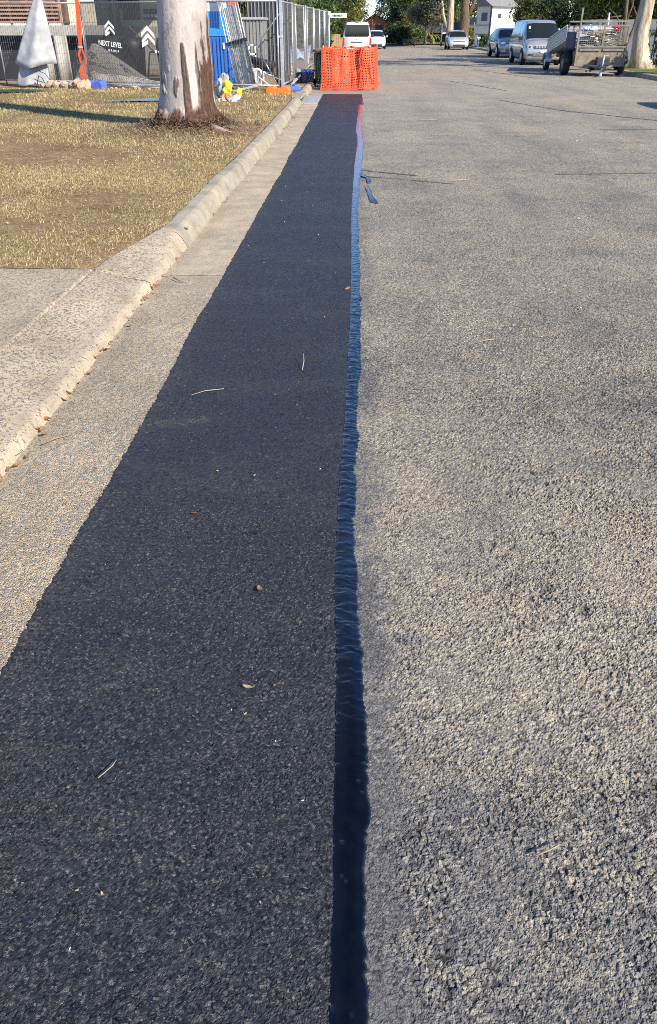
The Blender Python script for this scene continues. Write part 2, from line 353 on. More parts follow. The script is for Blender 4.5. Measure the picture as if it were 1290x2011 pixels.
# ---- fresh asphalt patch
def pl(y): return -0.985 + .03 * (fbm(y, y * 0 + 3, 1.5, 61) - .5) + 0.014 * (fbm(y, y * 0, .11, 62, 4) - .5) + .011 * (vn(y, y * 0, .008, 63) - .5)
SEAL = np.array([(.30, -.020, .049), (.69, -.020, .049), (.94, -.023, .047), (1.1, -.026, .052), (1.27, -.028, .060), (1.42, -.030, .052), (1.64, -.032, .043), (2.0, -.050, .027), (2.47, -.049, .012), (3.12, -.037, .027),
                 (3.6, -.035, .033), (4.08, -.030, .042), (5.02, -.027, .047), (5.6, -.030, .040), (6.37, -.033, .034), (8.0, -.050, .021), (9.0, -.047, .028), (10.1, -.040, .045), (11.2, -.035, .065), (12.4, -.018, .085), (13.3, .0, .095), (14.3, -.004, .090), (15.3, -.030, .062), (16.8, -.020, .074), (18.5, .0, .085), (20.0, .01, .085), (20.9, .01, .083)])
def sl_(y): return np.interp(y, SEAL[:, 0], SEAL[:, 1])
def sr_(y): return np.interp(y, SEAL[:, 0], SEAL[:, 2])
acc = Acc()
for i, (y0, y1, dx, dy) in enumerate(BANDS):
    ys = steps(y0, y1, dy); n = int(.97 / dx) + 1; ss = np.linspace(0, 1, n)
    xl = pl(ys)[:, None]; xr = (sl_(ys) + .012)[:, None]; X = xl + (xr - xl) * ss[None]; Y = np.broadcast_to(ys[:, None], X.shape).copy()
    h1, ID, gap, gone = stones(X, Y, .0098, 5, .0019, .55, .04); h2, ID2, gap2, gone2 = stones(X + 4, Y, .0062, 15, .0013, .6, .05)
    pick = sstep(.4, .65, fbm(X, Y, .08, 73)); cl = fbm(X, Y, .035, 71, 3); sm = sstep(.3, .7, fbm(X, Y, .5, 75)); fade = np.interp(Y, [1.5, 3, 6, 12, 20], [1, .95, .85, .65, .45])
    h = (h1 * pick + h2 * (1 - .4 * pick)) * (.7 + .5 * sm) + .0026 * (cl - .5)
    z = .006 + h * fade - .012 * np.exp(-(X - xl) / .004) - 0.002 * np.exp(-(xr - X) / .02)
    pit = np.clip(np.where(pick > .5, gap, gap2) * .45 + np.where(pick > .5, gone, gone2) * .6, 0, 1); ID = np.where(pick > .5, ID, ID2)
    dust = .10 * np.exp(-(X - xl) / .06) * vn(X, Y, .05, 79) + (.22 * np.exp(-((X + .80) / .16) ** 2 - ((Y - 3.18 - .2 * (X + .9)) / .05) ** 2)) * vn(X, Y, .02, 80)
    acc.add(X, Y, z, rnd=.5 + (ID - .5) * (.4 + .6 * fade) + .3 * (ID > .992), pit=pit * fade, tone=dust)
ys = np.linspace(21, 24.38, 40); xl = np.interp(ys, [21, 24.38], [-.985, -.985]); xr = np.interp(ys, [21, 21.01, 24.38], [.0, .11, .10])
X = xl[:, None] + (xr - xl)[:, None] * np.linspace(0, 1, 24)[None]; Y = np.broadcast_to(ys[:, None], X.shape)
acc.add(X, Y, np.full(X.shape, .006) + .002 * vn(X, Y, .1, 3), rnd=.4, pit=.2, tone=.03 * vn(X, Y, .5, 9))
X, Y = np.meshgrid([-.985, -.02], [-6, .4]); acc.add(X, Y, np.full(X.shape, .006), rnd=.4, pit=.2, tone=0.)
patch = acc.build('asphalt_patch', 'new_asphalt', None, False); tag(patch, kind='structure')

# ---- gutter slabs
gut = bpy.data.objects.new('gutter', None); COL.objects.link(gut); tag(gut, kind='structure')
def pebbles(X, Y, seed, amp, ex):
    F1, F2, ID = worley(X, Y, .0105, seed); dome = np.clip((F2 - F1) * 1.9, 0, 1) ** .6
    on = (ID * 7.13 % 1) < ex
    h = amp * dome * np.where(on, .6 + .6 * ID, .12) + amp * .9 * (fbm(X, Y, .04, seed + 3) - .5)
    return h, ID, np.clip(1 - dome, 0, 1) * ex, on * sstep(.1, .5, dome)
joints = [-1.5, 5.72, 9.9, 12.6, 15.5, 18.4, 21.2, 23.5, 27, 31, 36, 42, 50, 60, 75, 88]
for a, b in zip(joints[:-1], joints[1:]):
    if a == 21.2: a2 = 21.2
    acc = Acc()
    for (y0, y1, dx, dy) in [(-2, .4, .5, 1)] + BANDS + [(21, 88, .2, 1.0)]:
        ya, yb = max(a + .004, y0), min(b - .004, y1)
        if yb - ya < .004: continue
        xs = steps(-1.445, -.93, max(dx, .0045) if dx < .02 else dx); ys = steps(ya, yb, max(dy, .0055)); X, Y = np.meshgrid(xs, ys)
        ex = np.clip(1.15 - Y / 6.4, .0, .92) * sstep(5.9, 5.0, Y) + .10
        lowx = sstep(-1.44, -1.30, X); fd = .3 + .7 * sstep(22, 6, Y)
        h, ID, pit, on = pebbles(X, Y, 9, .0034, ex)
        z = -.004 + h * fd * (.4 + .6 * lowx) - .010 * (1 - sstep(-1.45, -1.28, X))
        acc.add(X, Y, z, rnd=ID, pit=pit * fd, tone=(ex * 1.1 * (.5 + .5 * lowx)) * fd)
    if acc.nv: acc.build('gutter_slab', 'gutter_concrete', gut)
flat('dark_gap', (0.03, 0.027, 0.022), 0.95, var=.3)
o = MB().box((-1.19, 40, -.05), (.53, 100, .04)).build('joint_filler', 'dark_gap', gut)

# ---- layback (driveway crossing) and kerb
kerb = bpy.data.objects.new('kerb', None); COL.objects.link(kerb); tag(kerb, kind='structure')
def kprof(y):           # cross-section from the gutter up and back, blends layback -> barrier kerb
    t = float(sstep(5.45, 6.9, np.array(y)))
    lay = [(-1.435, -.02), (-1.445, .004), (-1.455, .030), (-1.475, .043), (-1.53, .052), (-1.63, .075), (-1.74, .100), (-1.842, .118), (-1.842, -.05)]
    bar = [(-1.415, -.02), (-1.420, .004), (-1.435, .040), (-1.452, .085), (-1.475, .120), (-1.505, .138), (-1.56, .142), (-1.615, .142), (-1.62, -.05)]
    w = .025 * math.sin(max(0, y - 7) * .35) * (1 if y > 7 else 0)
    off = np.interp(y, [6, 9, 11, 14, 20, 26], [0, 0, .03, .05, .035, .02])
    return [(a[0] * (1 - t) + b[0] * t + off, a[1] * (1 - t) + b[1] * t) for a, b in zip(lay, bar)]
def resample(pts, d):
    out = []
    for (x0, z0), (x1, z1) in zip(pts[:-1], pts[1:]):
        n = max(1, int(math.hypot(x1 - x0, z1 - z0) / d))
        for k_ in range(n): out.append((x0 + (x1 - x0) * k_ / n, z0 + (z1 - z0) * k_ / n))
    return out + [pts[-1]]
kj = [-1.5, 5.40, 6.6, 10.6, 12.3, 15.4, 18.4, 21.25]
for a, b in zip(kj[:-1], kj[1:]):
    acc = Acc(); segs = [(q[0], q[1], max(q[2], .006), max(q[3], .008)) for q in BANDS] + [(-2, .4, .05, .2), (21, 90, .1, 1)]
    for (y0, y1, dx, dy) in segs:
        ya, yb = max(a + .005, y0), min(b - .005, y1)
        if yb - ya < .01: continue
        ys = steps(ya, yb, min(dy, .05)); nb = len(resample(kprof(0), dx)); rows = []
        for yy in ys:
            pr = kprof(yy); L = np.cumsum([0] + [math.hypot(p[0] - q[0], p[1] - q[1]) for p, q in zip(pr[1:], pr[:-1])]); s_ = np.linspace(0, L[-1], nb)
            rows.append(np.stack([np.interp(s_, L, [p[0] for p in pr]), np.interp(s_, L, [p[1] for p in pr])], 1))
        P = np.array(rows); X = P[..., 0]; Z = P[..., 1]; Y = np.broadcast_to(ys[:, None], X.shape).copy()
        exl = .5 * sstep(7.2, 5.4, Y) * (.35 + .65 * sstep(-1.49, -1.56, X)); h, ID, pit, on = pebbles(X * 1.15, Y, 29, .0011, exl)
        wear = .007 * (fbm(X, Y, .18, 33) - .5) * sstep(5.5, 7, Y) ; edge = np.clip(np.minimum(Y - a, b - Y) / .03, 0, 1) ** .5
        z2 = Z + (h + wear) * sstep(-.01, .03, Z) - .02 * (1 - edge) * sstep(.02, .1, Z); x2 = X + .012 * (vn(Y, X * 0, .11, 35) - .5) * sstep(.0, .05, Z) * sstep(5, 7, Y)
        acc.add(x2, Y, z2, rnd=ID * .6 + .1, pit=pit * .5, tone=exl * .8)
    acc.build('kerb_section', 'gutter_concrete' if b < 7 else 'kerb_concrete', kerb)
# beyond the pit: plain kerb sections
for a, b in zip([23.3, 27, 31, 36, 42, 50, 60, 75], [27, 31, 36, 42, 50, 60, 75, 88]):
    m = MB(); P = [[(p[0], y, p[1]) for p in kprof(25)] for y in np.linspace(a + .006, b - .006, 6)]; m.grid(P); m.build('kerb_section', 'kerb_concrete', kerb, True)
# right-hand kerb of the street
kr = bpy.data.objects.new('kerb_right', None); COL.objects.link(kr); tag(kr, kind='structure')
for a in range(-12, 88, 5):
    m = MB(); P = [[(x, y, z) for x, z in ((10.60, -.02), (10.63, .08), (10.66, .125), (10.72, .135), (10.86, .135), (10.86, -.05))] for y in (a + .01, a + 2.5, a + 4.99)]; m.grid(P); m.build('kerb_section', 'kerb_concrete', kr, True)
# driveway slab
acc = Acc()
for (y0, y1, dx, dy) in [(-3, 2.6, .1, .1), (2.6, 5.0, .008, .012), (5.0, 5.43, .011, .014)]:
    xs = steps(-3.4, -1.852, dx); ys = steps(y0, y1, dy); X, Y = np.meshgrid(xs, ys); h, ID, pit, on = pebbles(X, Y, 19, .0024, .35)
    ed = 1 - np.clip(np.minimum(-1.852 - X, 5.43 - Y) / .012, 0, 1) ** .5
    acc.add(X, Y, .118 + h - .02 * ed, rnd=np.where(ID > .5, ID * .25, ID), pit=pit * .6, tone=.35)
X, Y = np.meshgrid([-9., -3.4], [-3., 5.43]); acc.add(X, Y, np.full(X.shape, .118), rnd=.3, pit=.2, tone=.2)
dw = acc.build('driveway', 'gutter_concrete'); tag(dw, kind='structure')

# ---- crack sealant strip
sp = Acc()
for y0, y1, dy in ((.32, 5.2, .0035), (5.2, 9.5, .010), (9.5, 20.9, .03)):
    ys = steps(y0, y1, dy); n = 19; u = np.linspace(0, 1, n)
    jl = .006 * (vn(ys, ys * 0, .03, 81) - .5) + .006 * (vn(ys, ys * 0 + 9, .2, 82) - .5); jr = .034 * (fbm(ys, ys * 0 + 5, .14, 83, 4) - .5) + .020 * (vn(ys, ys * 0 + 5, .009, 84) - .5) * vn(ys, ys * 0, .06, 85)
    xl = (sl_(ys) + jl * .6)[:, None]; xr = (sr_(ys) + jr)[:, None]; X = xl + (xr - xl) * u[None]; Y = np.broadcast_to(ys[:, None], X.shape).copy()
    wr = sstep(1.0, 1.7, Y) * (1 - .55 * sstep(4.2, 8, Y)); q = Y + .025 * (vn(X, Y, .03, 86) - .5) + .018 * (vn(X, Y, .012, 87) - .5)
    rip = vn(X * .35, q, .0135, 88) - .5; rip2 = vn(X * .6, q, .03, 89) - .5
    edge = np.clip(np.minimum(X - xl, xr - X) / .006, 0, 1) ** .5
    bx = worley(X, Y, .05, 91); bub = np.clip(1 - (bx[0] / (.09 + .08 * (bx[2] - .5))) ** 2, 0, 1) ** .5 * (bx[2] > .42) * sstep(2.2, 1.5, Y)
    dimp = worley(X, Y, .03, 93); dim = np.exp(-(dimp[0] / .11) ** 2) * (dimp[2] > .45) * sstep(2.0, 5, Y)
    side = 1 - np.clip((X - xl) / (xr - xl), 0, 1); lvl = .0022 + .0052 * sstep(.0, .55, side)
    wr = np.maximum(wr, .22 * sstep(.3, .6, vn(X, Y, .12, 94)))
    z = lvl + wr * (.0042 * rip + .0022 * rip2) + .0012 * (vn(X, Y, .05, 92) - .5) + .0032 * bub - .004 * dim - .0035 * (1 - edge) * (side < .5) - .002 * (1 - edge)
    mid_ = np.exp(-((side - .45) / .30) ** 2); gloss = np.clip(sstep(1.15, 2.1, Y) + (1 - mid_) * .35 * (.4 + vn(X, Y, .08, 98)), 0, 1)
    gloss = np.clip(gloss + .9 * bub, 0, 1); sp.add(X, Y, z, gloss=gloss)
X, Y = np.meshgrid(np.linspace(.06, .12, 8), steps(21.0, 23.2, .04)); X = X + .03 * (vn(Y, Y * 0, .4, 95) - .5); so_ = sp.build('sealant_strip', 'sealant'); sp = Acc(); sp.add(X, Y, .0085 + .001 * vn(X, Y, .05, 97)); sp.build('far_end', 'sealant_dull', so_); tag(so_, 'long glossy black bitumen joint strip along the edge of the fresh asphalt', 'joint sealant')

# ---- verge
acc = Acc()
def vz(X, Y):
    z = .125 + .02 * (fbm(X, Y, .9, 101) - .5) + .012 * (fbm(X, Y, .14, 102) - .5)
    d = np.hypot(X + 2.84, (Y - 14.3)); z = z + .20 * np.exp(-(d / .62) ** 2) + .04 * np.exp(-(d / 1.5) ** 2)
    t = sstep(5.45, 6.9, Y); xb = -1.842 * (1 - t) - 1.60 * t
    return z - .008 * sstep(-.12, -.02, X - xb) - .06 * sstep(-.02, .03, X - xb)
for x0, x1, y0, y1, d in ((-5.5, -1.58, 5.40, 12, .03), (-8, -1.58, 12, 18, .05), (-14, -1.58, 18, 25.2, .08)):
    X, Y = np.meshgrid(steps(x0, x1, d), steps(y0, y1, d)); acc.add(X, Y, vz(X, Y))
for x0, x1, y0, y1 in ((-60, -5.5, 5.44, 12), (-60, -8, 12, 18), (-60, -14, 18, 25.2), (-60, -9, -12, 5.44)):
    X, Y = np.meshgrid([x0, x1], [y0, y1]); acc.add(X, Y, np.full(X.shape, .12))
v = acc.build('verge', 'verge_soil'); tag(v, kind='structure')
m = MB().add([(-60, 25.2, .12), (-1.6, 25.2, .12), (-1.6, 88, .12), (-60, 88, .12)], [(0, 1, 2, 3)]).build('site_ground', 'site_dirt'); tag(m, kind='structure')
m = MB().add([(10.86, -12, .13), (60, -12, .13), (60, 88, .13), (10.86, 88, .13)], [(0, 1, 2, 3)]).build('verge_right', 'far_grass'); tag(m, kind='structure')
m = MB().add([(-60, 104, .1), (60, 104, .1), (60, 200, .4), (-60, 200, .4)], [(0, 1, 2, 3)]).build('verge_far', 'far_grass'); tag(m, kind='structure')
# ================================================================== OBJECT MATERIALS
flat('galv', (0.52, 0.53, 0.54), 0.45, 0.7, .15, 12)
flat('wire', (0.22, 0.225, 0.23), 0.55, 0.5, .2, 9)
flat('cage_steel', (0.20, 0.185, 0.16), 0.65, 0.35, .3, 7)
flat('slat_shade_brown', (0.10, 0.06, 0.045), 0.85, 0, .4, 9)  # slat brown darkened to paint the shade between slats
flat('galv_dull', (0.42, 0.42, 0.41), 0.6, 0.35, .25, 9)
flat('blue_plastic', (0.06, 0.13, 0.55), 0.5, 0, .2, 8)
flat('blue_cabin', (0.015, 0.13, 0.50), 0.4, 0, .1, 3)
flat('blue_cabin_light', (0.02, 0.26, 0.72), 0.45, 0, .08, 3)
flat('navy', (0.012, 0.016, 0.06), 0.6, 0, .3, 5)
flat('orange_plastic', (0.85, 0.17, 0.02), 0.5, 0, .15, 9)
flat('orange_mesh', (0.82, 0.085, 0.025), 0.55, 0, .14, 6)
flat('orange_strap', (0.85, 0.09, 0.02), 0.6, 0, .12, 20)
flat('black_plastic', (0.015, 0.015, 0.016), 0.5, 0, .2, 10)
flat('rubber', (0.018, 0.018, 0.019), 0.8, 0, .3, 20)
flat('dark_green', (0.012, 0.045, 0.03), 0.5, 0, .2, 6)
flat('white_paint', (0.80, 0.80, 0.79), 0.35, 0, .04, 3, coat=.6)
flat('silver_paint', (0.46, 0.47, 0.49), 0.32, 0.55, .04, 3, coat=.8)
flat('silver_sky_tint_paint', (0.22, 0.27, 0.36), 0.25, 0.55, .05, 3, coat=.9)  # silver car, its blue sky reflection mixed into the paint colour
flat('pale_paint', (0.60, 0.62, 0.66), 0.3, 0.3, .04, 3, coat=.8)
k = NT('car_glass', 0.04, (0.012, 0.016, 0.018), 0, 0.6)
flat('lamp', (0.55, 0.57, 0.6), 0.12, 0.3, .1, 12)
flat('red_lamp', (0.45, 0.015, 0.012), 0.2, 0, .1, 12)
flat('chrome', (0.7, 0.7, 0.7), 0.15, 1.0, 0)
flat('plate', (0.75, 0.74, 0.66), 0.5, 0, .1, 30)
flat('alu', (0.40, 0.42, 0.44), 0.42, 0.75, .18, 7)
flat('rusty_steel', (0.22, 0.18, 0.13), 0.7, 0.3, .35, 5)
flat('white_cloth', (0.34, 0.35, 0.365), 0.9, 0, .35, 3.2, bump=.3, bscale=14)
flat('cream_sheet', (0.62, 0.55, 0.42), 0.8, 0, .12, 2, bump=.2, bscale=9)
flat('cream_wall', (0.66, 0.60, 0.46), 0.8, 0, .10, 2, bump=.2, bscale=25)
flat('brown_slat', (0.36, 0.22, 0.16), 0.75, 0, .25, 5)
flat('grey_beam', (0.34, 0.33, 0.30), 0.7, 0, .12, 3)
flat('grey_shed', (0.22, 0.22, 0.215), 0.6, 0, .10, 2)
flat('hollow_shade', (0.018, 0.02, 0.027), 0.8, 0, .3, 2)  # near-black that paints the shade of open hollows
flat('dark_panel', (0.025, 0.028, 0.04), 0.5, 0, .2, 3)
flat('brown_panel', (0.15, 0.055, 0.035), 0.6, 0, .15, 3)
flat('rubble', (0.42, 0.30, 0.21), 0.9, 0, .35, 5, bump=.7, bscale=30)
flat('sand', (0.52, 0.42, 0.28), 0.95, 0, .15, 4, bump=.4, bscale=40)
flat('white_plastic', (0.75, 0.74, 0.70), 0.5, 0, .08, 6)
flat('yellow_plastic', (0.80, 0.62, 0.03), 0.5, 0, .12, 8)
flat('pale_blue_plastic', (0.45, 0.55, 0.80), 0.5, 0, .12, 8)
flat('terracotta', (0.45, 0.19, 0.10), 0.8, 0, .2, 8)
flat('metal_plate', (0.24, 0.26, 0.28), 0.6, 0.3, .25, 4)
flat('brick', (0.38, 0.16, 0.08), 0.85, 0, .2, 20)
flat('roof_dark', (0.06, 0.06, 0.075), 0.7, 0, .2, 6)
flat('roof_brown', (0.09, 0.05, 0.04), 0.8, 0, .25, 6)
flat('roof_grey', (0.20, 0.20, 0.19), 0.7, 0, .15, 4)
flat('white_wall', (0.78, 0.76, 0.70), 0.8, 0, .05, 3)
flat('timber', (0.42, 0.30, 0.17), 0.85, 0, .2, 7)
flat('stick', (0.26, 0.19, 0.12), 0.9, 0, .35, 10)
flat('pale_stick', (0.36, 0.29, 0.20), 0.9, 0, .25, 12)
flat('bark_litter_m', (0.23, 0.155, 0.10), 0.95, 0, .6, 22)
flat('dry_leaf', (0.26, 0.125, 0.05), 0.8, 0, .4, 30)
flat('tan_leaf', (0.42, 0.29, 0.14), 0.8, 0, .3, 30)
flat('green_leaf', (0.14, 0.30, 0.04), 0.7, 0, .2, 30)
flat('petal', (0.80, 0.78, 0.72), 0.7, 0, .06, 20)
flat('grey_fence', (0.13, 0.14, 0.17), 0.6, 0, .08, 2)
flat('root_bark', (0.32, 0.25, 0.20), 0.9, 0, .3, 14, bump=.6, bscale=40)
flat('white_print', (0.78, 0.78, 0.76), 0.7, 0, .05, 5)
flat('green_fence', (0.05, 0.14, 0.08), 0.7, 0, .12, 4)

k = NT('shade_cloth', 0.85, (0.05, 0.052, 0.055)); tr = k.n('ShaderNodeBsdfTransparent'); mx = k.n('ShaderNodeMixShader'); mx.inputs[0].default_value = .56
k.l(tr.outputs[0], mx.inputs[1]); k.l(k.p.outputs[0], mx.inputs[2]); k.l(mx.outputs[0], k.t.nodes['Material Output'].inputs[0])

k = NT('gum_bark', 0.8, spec=0.25); bk = k.attr('bark')
pale = k.ramp(k.noise(3.5, 5, 0.6, k.coord((1, 1, .35))), [(0.3, (0.29, 0.25, 0.23)), (0.5, (0.39, 0.345, 0.32)), (0.7, (0.46, 0.425, 0.395))])
sm = k.ramp(k.noise(6, 5, 0.65, k.coord((1.2, 1.2, .45))), [(0.54, (0, 0, 0)), (0.64, (1, 1, 1))]); pale = k.mix(k.math('MULTIPLY', sm, .55), pale, (0.22, 0.175, 0.155))
br = k.ramp(k.noise(26, 5, 0.7, k.coord((1, 1, .18))), [(0.3, (0.035, 0.02, 0.014)), (0.55, (0.11, 0.058, 0.036)), (0.72, (0.22, 0.125, 0.075)), (0.85, (0.45, 0.32, 0.18))])
k.color(k.mix(bk, pale, br))
hb = k.math('ADD', k.math('MULTIPLY', k.math('MULTIPLY', k.noise(34, 5, .7, k.coord((1, 1, .2))), bk), .05), k.math('MULTIPLY', k.noise(20, 4), .008)); k.bump(hb, 1.0, 1.0)
k = NT('dark_bark', 0.9, spec=0.2); k.color(k.ramp(k.noise(9, 5, .7, k.coord((1, 1, .3))), [(0.3, (0.05, 0.035, 0.025)), (0.6, (0.17, 0.115, 0.08)), (0.8, (0.3, 0.22, 0.16))])); k.bump(k.noise(14, 5, .7, k.coord((1, 1, .2))), .8, .05)
k = NT('pale_bark', 0.85, spec=0.2); k.color(k.ramp(k.noise(5, 5, .65, k.coord((1.4, 1.4, .25))), [(0.3, (0.15, 0.10, 0.065)), (0.45, (0.36, 0.28, 0.20)), (0.58, (0.50, 0.43, 0.34)), (0.72, (0.60, 0.55, 0.47))])); k.bump(k.noise(12, 4, .7, k.coord((1, 1, .2))), .6, .04)

def leafmat(name, lo, mid, hi):
    k = NT(name, 0.55, spec=0.35); c = k.ramp(k.attr('rnd'), [(0.0, lo), (0.5, mid), (1.0, hi)]); k.color(c)
    tl = k.n('ShaderNodeBsdfTranslucent'); k.l(c, tl.inputs[0]); mx = k.n('ShaderNodeMixShader'); mx.inputs[0].default_value = .25
    k.l(k.p.outputs[0], mx.inputs[1]); k.l(tl.outputs[0], mx.inputs[2]); k.l(mx.outputs[0], k.t.nodes['Material Output'].inputs[0])
leafmat('leaf_dark', (0.022, 0.038, 0.014), (0.045, 0.07, 0.022), (0.085, 0.11, 0.035))
leafmat('leaf_olive', (0.06, 0.07, 0.025), (0.12, 0.13, 0.04), (0.20, 0.19, 0.07))
leafmat('leaf_yellow', (0.10, 0.11, 0.02), (0.20, 0.19, 0.035), (0.32, 0.28, 0.06))
leafmat('leaf_mid', (0.03, 0.06, 0.015), (0.075, 0.12, 0.03), (0.14, 0.18, 0.05))
leafmat('leaf_grey', (0.07, 0.08, 0.05), (0.13, 0.13, 0.08), (0.23, 0.2, 0.13))
leafmat('grass_blade', (0.19, 0.21, 0.07), (0.43, 0.34, 0.17), (0.70, 0.58, 0.35))

# ================================================================== NEAR TREE (smooth-barked gum on the verge)
TX, TY = -2.84, 14.3
gum = thing('gum_tree', (TX, TY, .12), 'smooth pale gum tree with peeling brown bark on the dry verge', 'tree')
na, nz = 240, 260; aa = np.linspace(-math.pi, math.pi, na + 1)[:-1]; zz = np.concatenate([np.linspace(-.15, 2.6, 210), np.linspace(2.65, 7.5, 50)])
A, Z = np.meshgrid(aa, zz); st_ = np.sin(A); cs_ = np.cos(A)                 # A = 0 faces the street camera side (-Y), + to the right
r0 = np.interp(Z, [-.15, .08, .3, .7, 1.3, 2.2, 7.5], [.70, .58, .475, .43, .40, .38, .28])
X3 = np.sin(A) * 2; r0 = r0 * (1 + .05 * (fbm(A * 1.0 + 20, Z * .25, .7, 201) - .5) + .022 * np.sin(3 * A + Z) ) + .08 * np.exp(-((Z) / .28) ** 2) * (vn(A * 1.0 + 9, Z * .1, .5, 202) - .3)
n1 = fbm(A, Z * .35, .16, 203, 4); n2 = fbm(A, Z * .5, .30, 205, 4)
stripe = sstep(.0, .12, np.sin(A) - (.60 - .10 * (1.6 - Z).clip(0, 2) + .28 * (n1 - .5))) * sstep(1.75, 1.5, Z + .4 * (n1 - .5)) * (cs_ > -.3)
hole = sstep(.47, .53, fbm(A, Z * .3, .20, 207, 4)) * sstep(.1, .4, Z); stripe = stripe * (1 - .8 * hole)
mid = np.exp(-((np.sin(A) - .12 - .10 * (1.3 - Z)) / (.07 + .05 * (1.3 - Z).clip(0, 1))) ** 2) * sstep(1.35, 1.15, Z) * (cs_ > 0); mid = sstep(.35, .55, mid + .55 * (n1 - .5))
base = sstep(.36, .20, Z + .45 * (n2 - .5) - .08 * (np.sin(A) > .1))
spots = sstep(.66, .70, fbm(A, Z * .55, .20, 209, 3)) * sstep(1.4, .5, Z) * .8
bark = np.clip(np.maximum.reduce([stripe, mid * .9, base, spots]), 0, 1)
rr = r0 + .022 * bark * (.5 + n1) + .004 * (fbm(A, Z, .05, 211) - .5)
V = np.stack([rr * np.sin(A) + .02 * Z, -rr * np.cos(A), Z], -1)
acc = Acc(); Vc = np.concatenate([V, V[:, :1]], 1); acc.add(Vc[..., 0], Vc[..., 1], Vc[..., 2], bark=np.concatenate([bark, bark[:, :1]], 1)); tk = acc.build('trunk', 'gum_bark', gum)
random.seed(5)
for q in range(5):
    a = q * 1.26 + .3; P = [(.15, 0, 7.2), (.15 + .9 * math.cos(a), .9 * math.sin(a), 8.4), (.15 + 2.0 * math.cos(a), 2.0 * math.sin(a), 9.6), (.15 + 3.0 * math.cos(a), 3.0 * math.sin(a), 11)]
    MB().tube(P, [.2, .14, .09, .03], 8).build('limb', 'pale_bark', gum, True)
def crown_mesh(n_cl, per, rx, ry, rz, cz, leaf, seed, cl=.55, low=0.0):
    g_ = np.random.default_rng(seed)
    u = g_.normal(size=(n_cl, 3)); u /= np.linalg.norm(u, axis=1)[:, None]; rad = g_.uniform(.25, 1, n_cl) ** .5
    c = u * rad[:, None] * np.array([rx, ry, rz]); c[:, 2] += cz
    sz = g_.uniform(.6, 1.35, n_cl) * cl
    P = (c[:, None, :] + g_.normal(size=(n_cl, per, 3)) * sz[:, None, None] * np.array([.62, .62, .42])).reshape(-1, 3)
    tone = (np.repeat(g_.uniform(-.25, .25, n_cl), per) + g_.uniform(.15, .85, n_cl * per)).clip(0, 1)
    P[:, 2] = np.maximum(P[:, 2], low)
    d = g_.normal(size=P.shape); d /= np.linalg.norm(d, axis=1)[:, None]; e = np.cross(d, g_.normal(size=P.shape)); e /= np.linalg.norm(e, axis=1)[:, None]
    s = g_.uniform(.6, 1.3, len(P))[:, None] * leaf
    V = np.stack([P - d * s, P + e * s * .38, P + d * s, P - e * s * .38], 1).reshape(-1, 3)
    return V, np.arange(len(V)).reshape(-1, 4), np.repeat(tone, 4)
def crown(parent, mat, *a, **kw):
    V, Q, t = crown_mesh(*a, **kw); return npmesh('crown', V, Q, mat, {'rnd': t}, False, parent)
crown(gum, 'leaf_olive', 60, 110, 4.2, 4.2, 2.4, 12.5, .10, 3, cl=.9)
# exposed roots
for pts, r in (([(.35, -.35, .06), (.62, -.66, .02), (.9, -.9, -.02), (1.05, -1.1, -.08)], [.10, .075, .05, .03]), ([(.45, -.1, .04), (.9, -.35, .0), (1.2, -.5, -.04)], [.09, .06, .03]),
               ([(-.4, -.3, .0), (-.8, -.6, -.04), (-1.1, -.7, -.08)], [.10, .05, .02]), ([(.1, -.5, .02), (.25, -.95, -.03), (.5, -1.35, -.06)], [.09, .06, .02])):
    MB().tube(pts, r, 10).build('root', 'root_bark', gum, True)
# bark litter round the base
g_ = np.random.default_rng(8); n = 6500; ra = np.abs(g_.normal(0, .6, n)) + .42; an = g_.uniform(-math.pi, math.pi, n); px = TX + ra * np.cos(an) * 1.15; py = TY + ra * np.sin(an) * 1.25
keep = px < -1.62; px, py, ra = px[keep], py[keep], ra[keep]; n = len(px)
pz = vz(px, py) + .006 + g_.uniform(0, .05, n) * np.exp(-(ra - .45) * 4); di = g_.normal(size=(n, 3)) * np.array([1, 1, .22]); di[:, 2] += .3 * np.exp(-(ra - .45) * 5); di /= np.linalg.norm(di, axis=1)[:, None]
sd_ = np.cross(di, [0, 0, 1.]) ; sd_ /= np.linalg.norm(sd_, axis=1)[:, None] + 1e-6; L = g_.uniform(.015, .075, n)[:, None]; w = g_.uniform(.003, .009, n)[:, None]; P = np.stack([px, py, pz], 1); up_ = np.array([0, 0, .006])
V = np.stack([P - di * L - sd_ * w, P - di * L + sd_ * w, P + di * L + sd_ * w * .6 + up_, P + di * L - sd_ * w * .6 + up_], 1).reshape(-1, 3)
lt = npmesh('bark_litter', V, np.arange(len(V)).reshape(-1, 4), 'bark_litter_m', {}, False); tag(lt, 'shed brown bark strips and twigs heaped round the gum tree base', 'bark litter', kind='stuff')

n = 1500; an = g_.uniform(-math.pi, math.pi, n); ra = g_.uniform(.50, .78, n); px = TX + ra * np.cos(an); py = TY + ra * np.sin(an); P = np.stack([px, py, vz(px, py) + g_.uniform(-.01, .10, n) * (.8 - ra) / .3], 1)
di = np.stack([np.cos(an) * g_.normal(.3, .5, n) + g_.normal(0, .5, n), np.sin(an) * g_.normal(.3, .5, n) + g_.normal(0, .5, n), g_.uniform(-.1, .9, n) * (.85 - ra) / .35], 1); di /= np.linalg.norm(di, axis=1)[:, None]
sd_ = np.cross(di, [0, 0, 1.]); sd_ /= np.linalg.norm(sd_, axis=1)[:, None] + 1e-6; L = g_.uniform(.03, .11, n)[:, None]; w = g_.uniform(.004, .012, n)[:, None]
V = np.stack([P - di * L - sd_ * w, P - di * L + sd_ * w, P + di * L + sd_ * w * .5, P + di * L - sd_ * w * .5], 1).reshape(-1, 3)
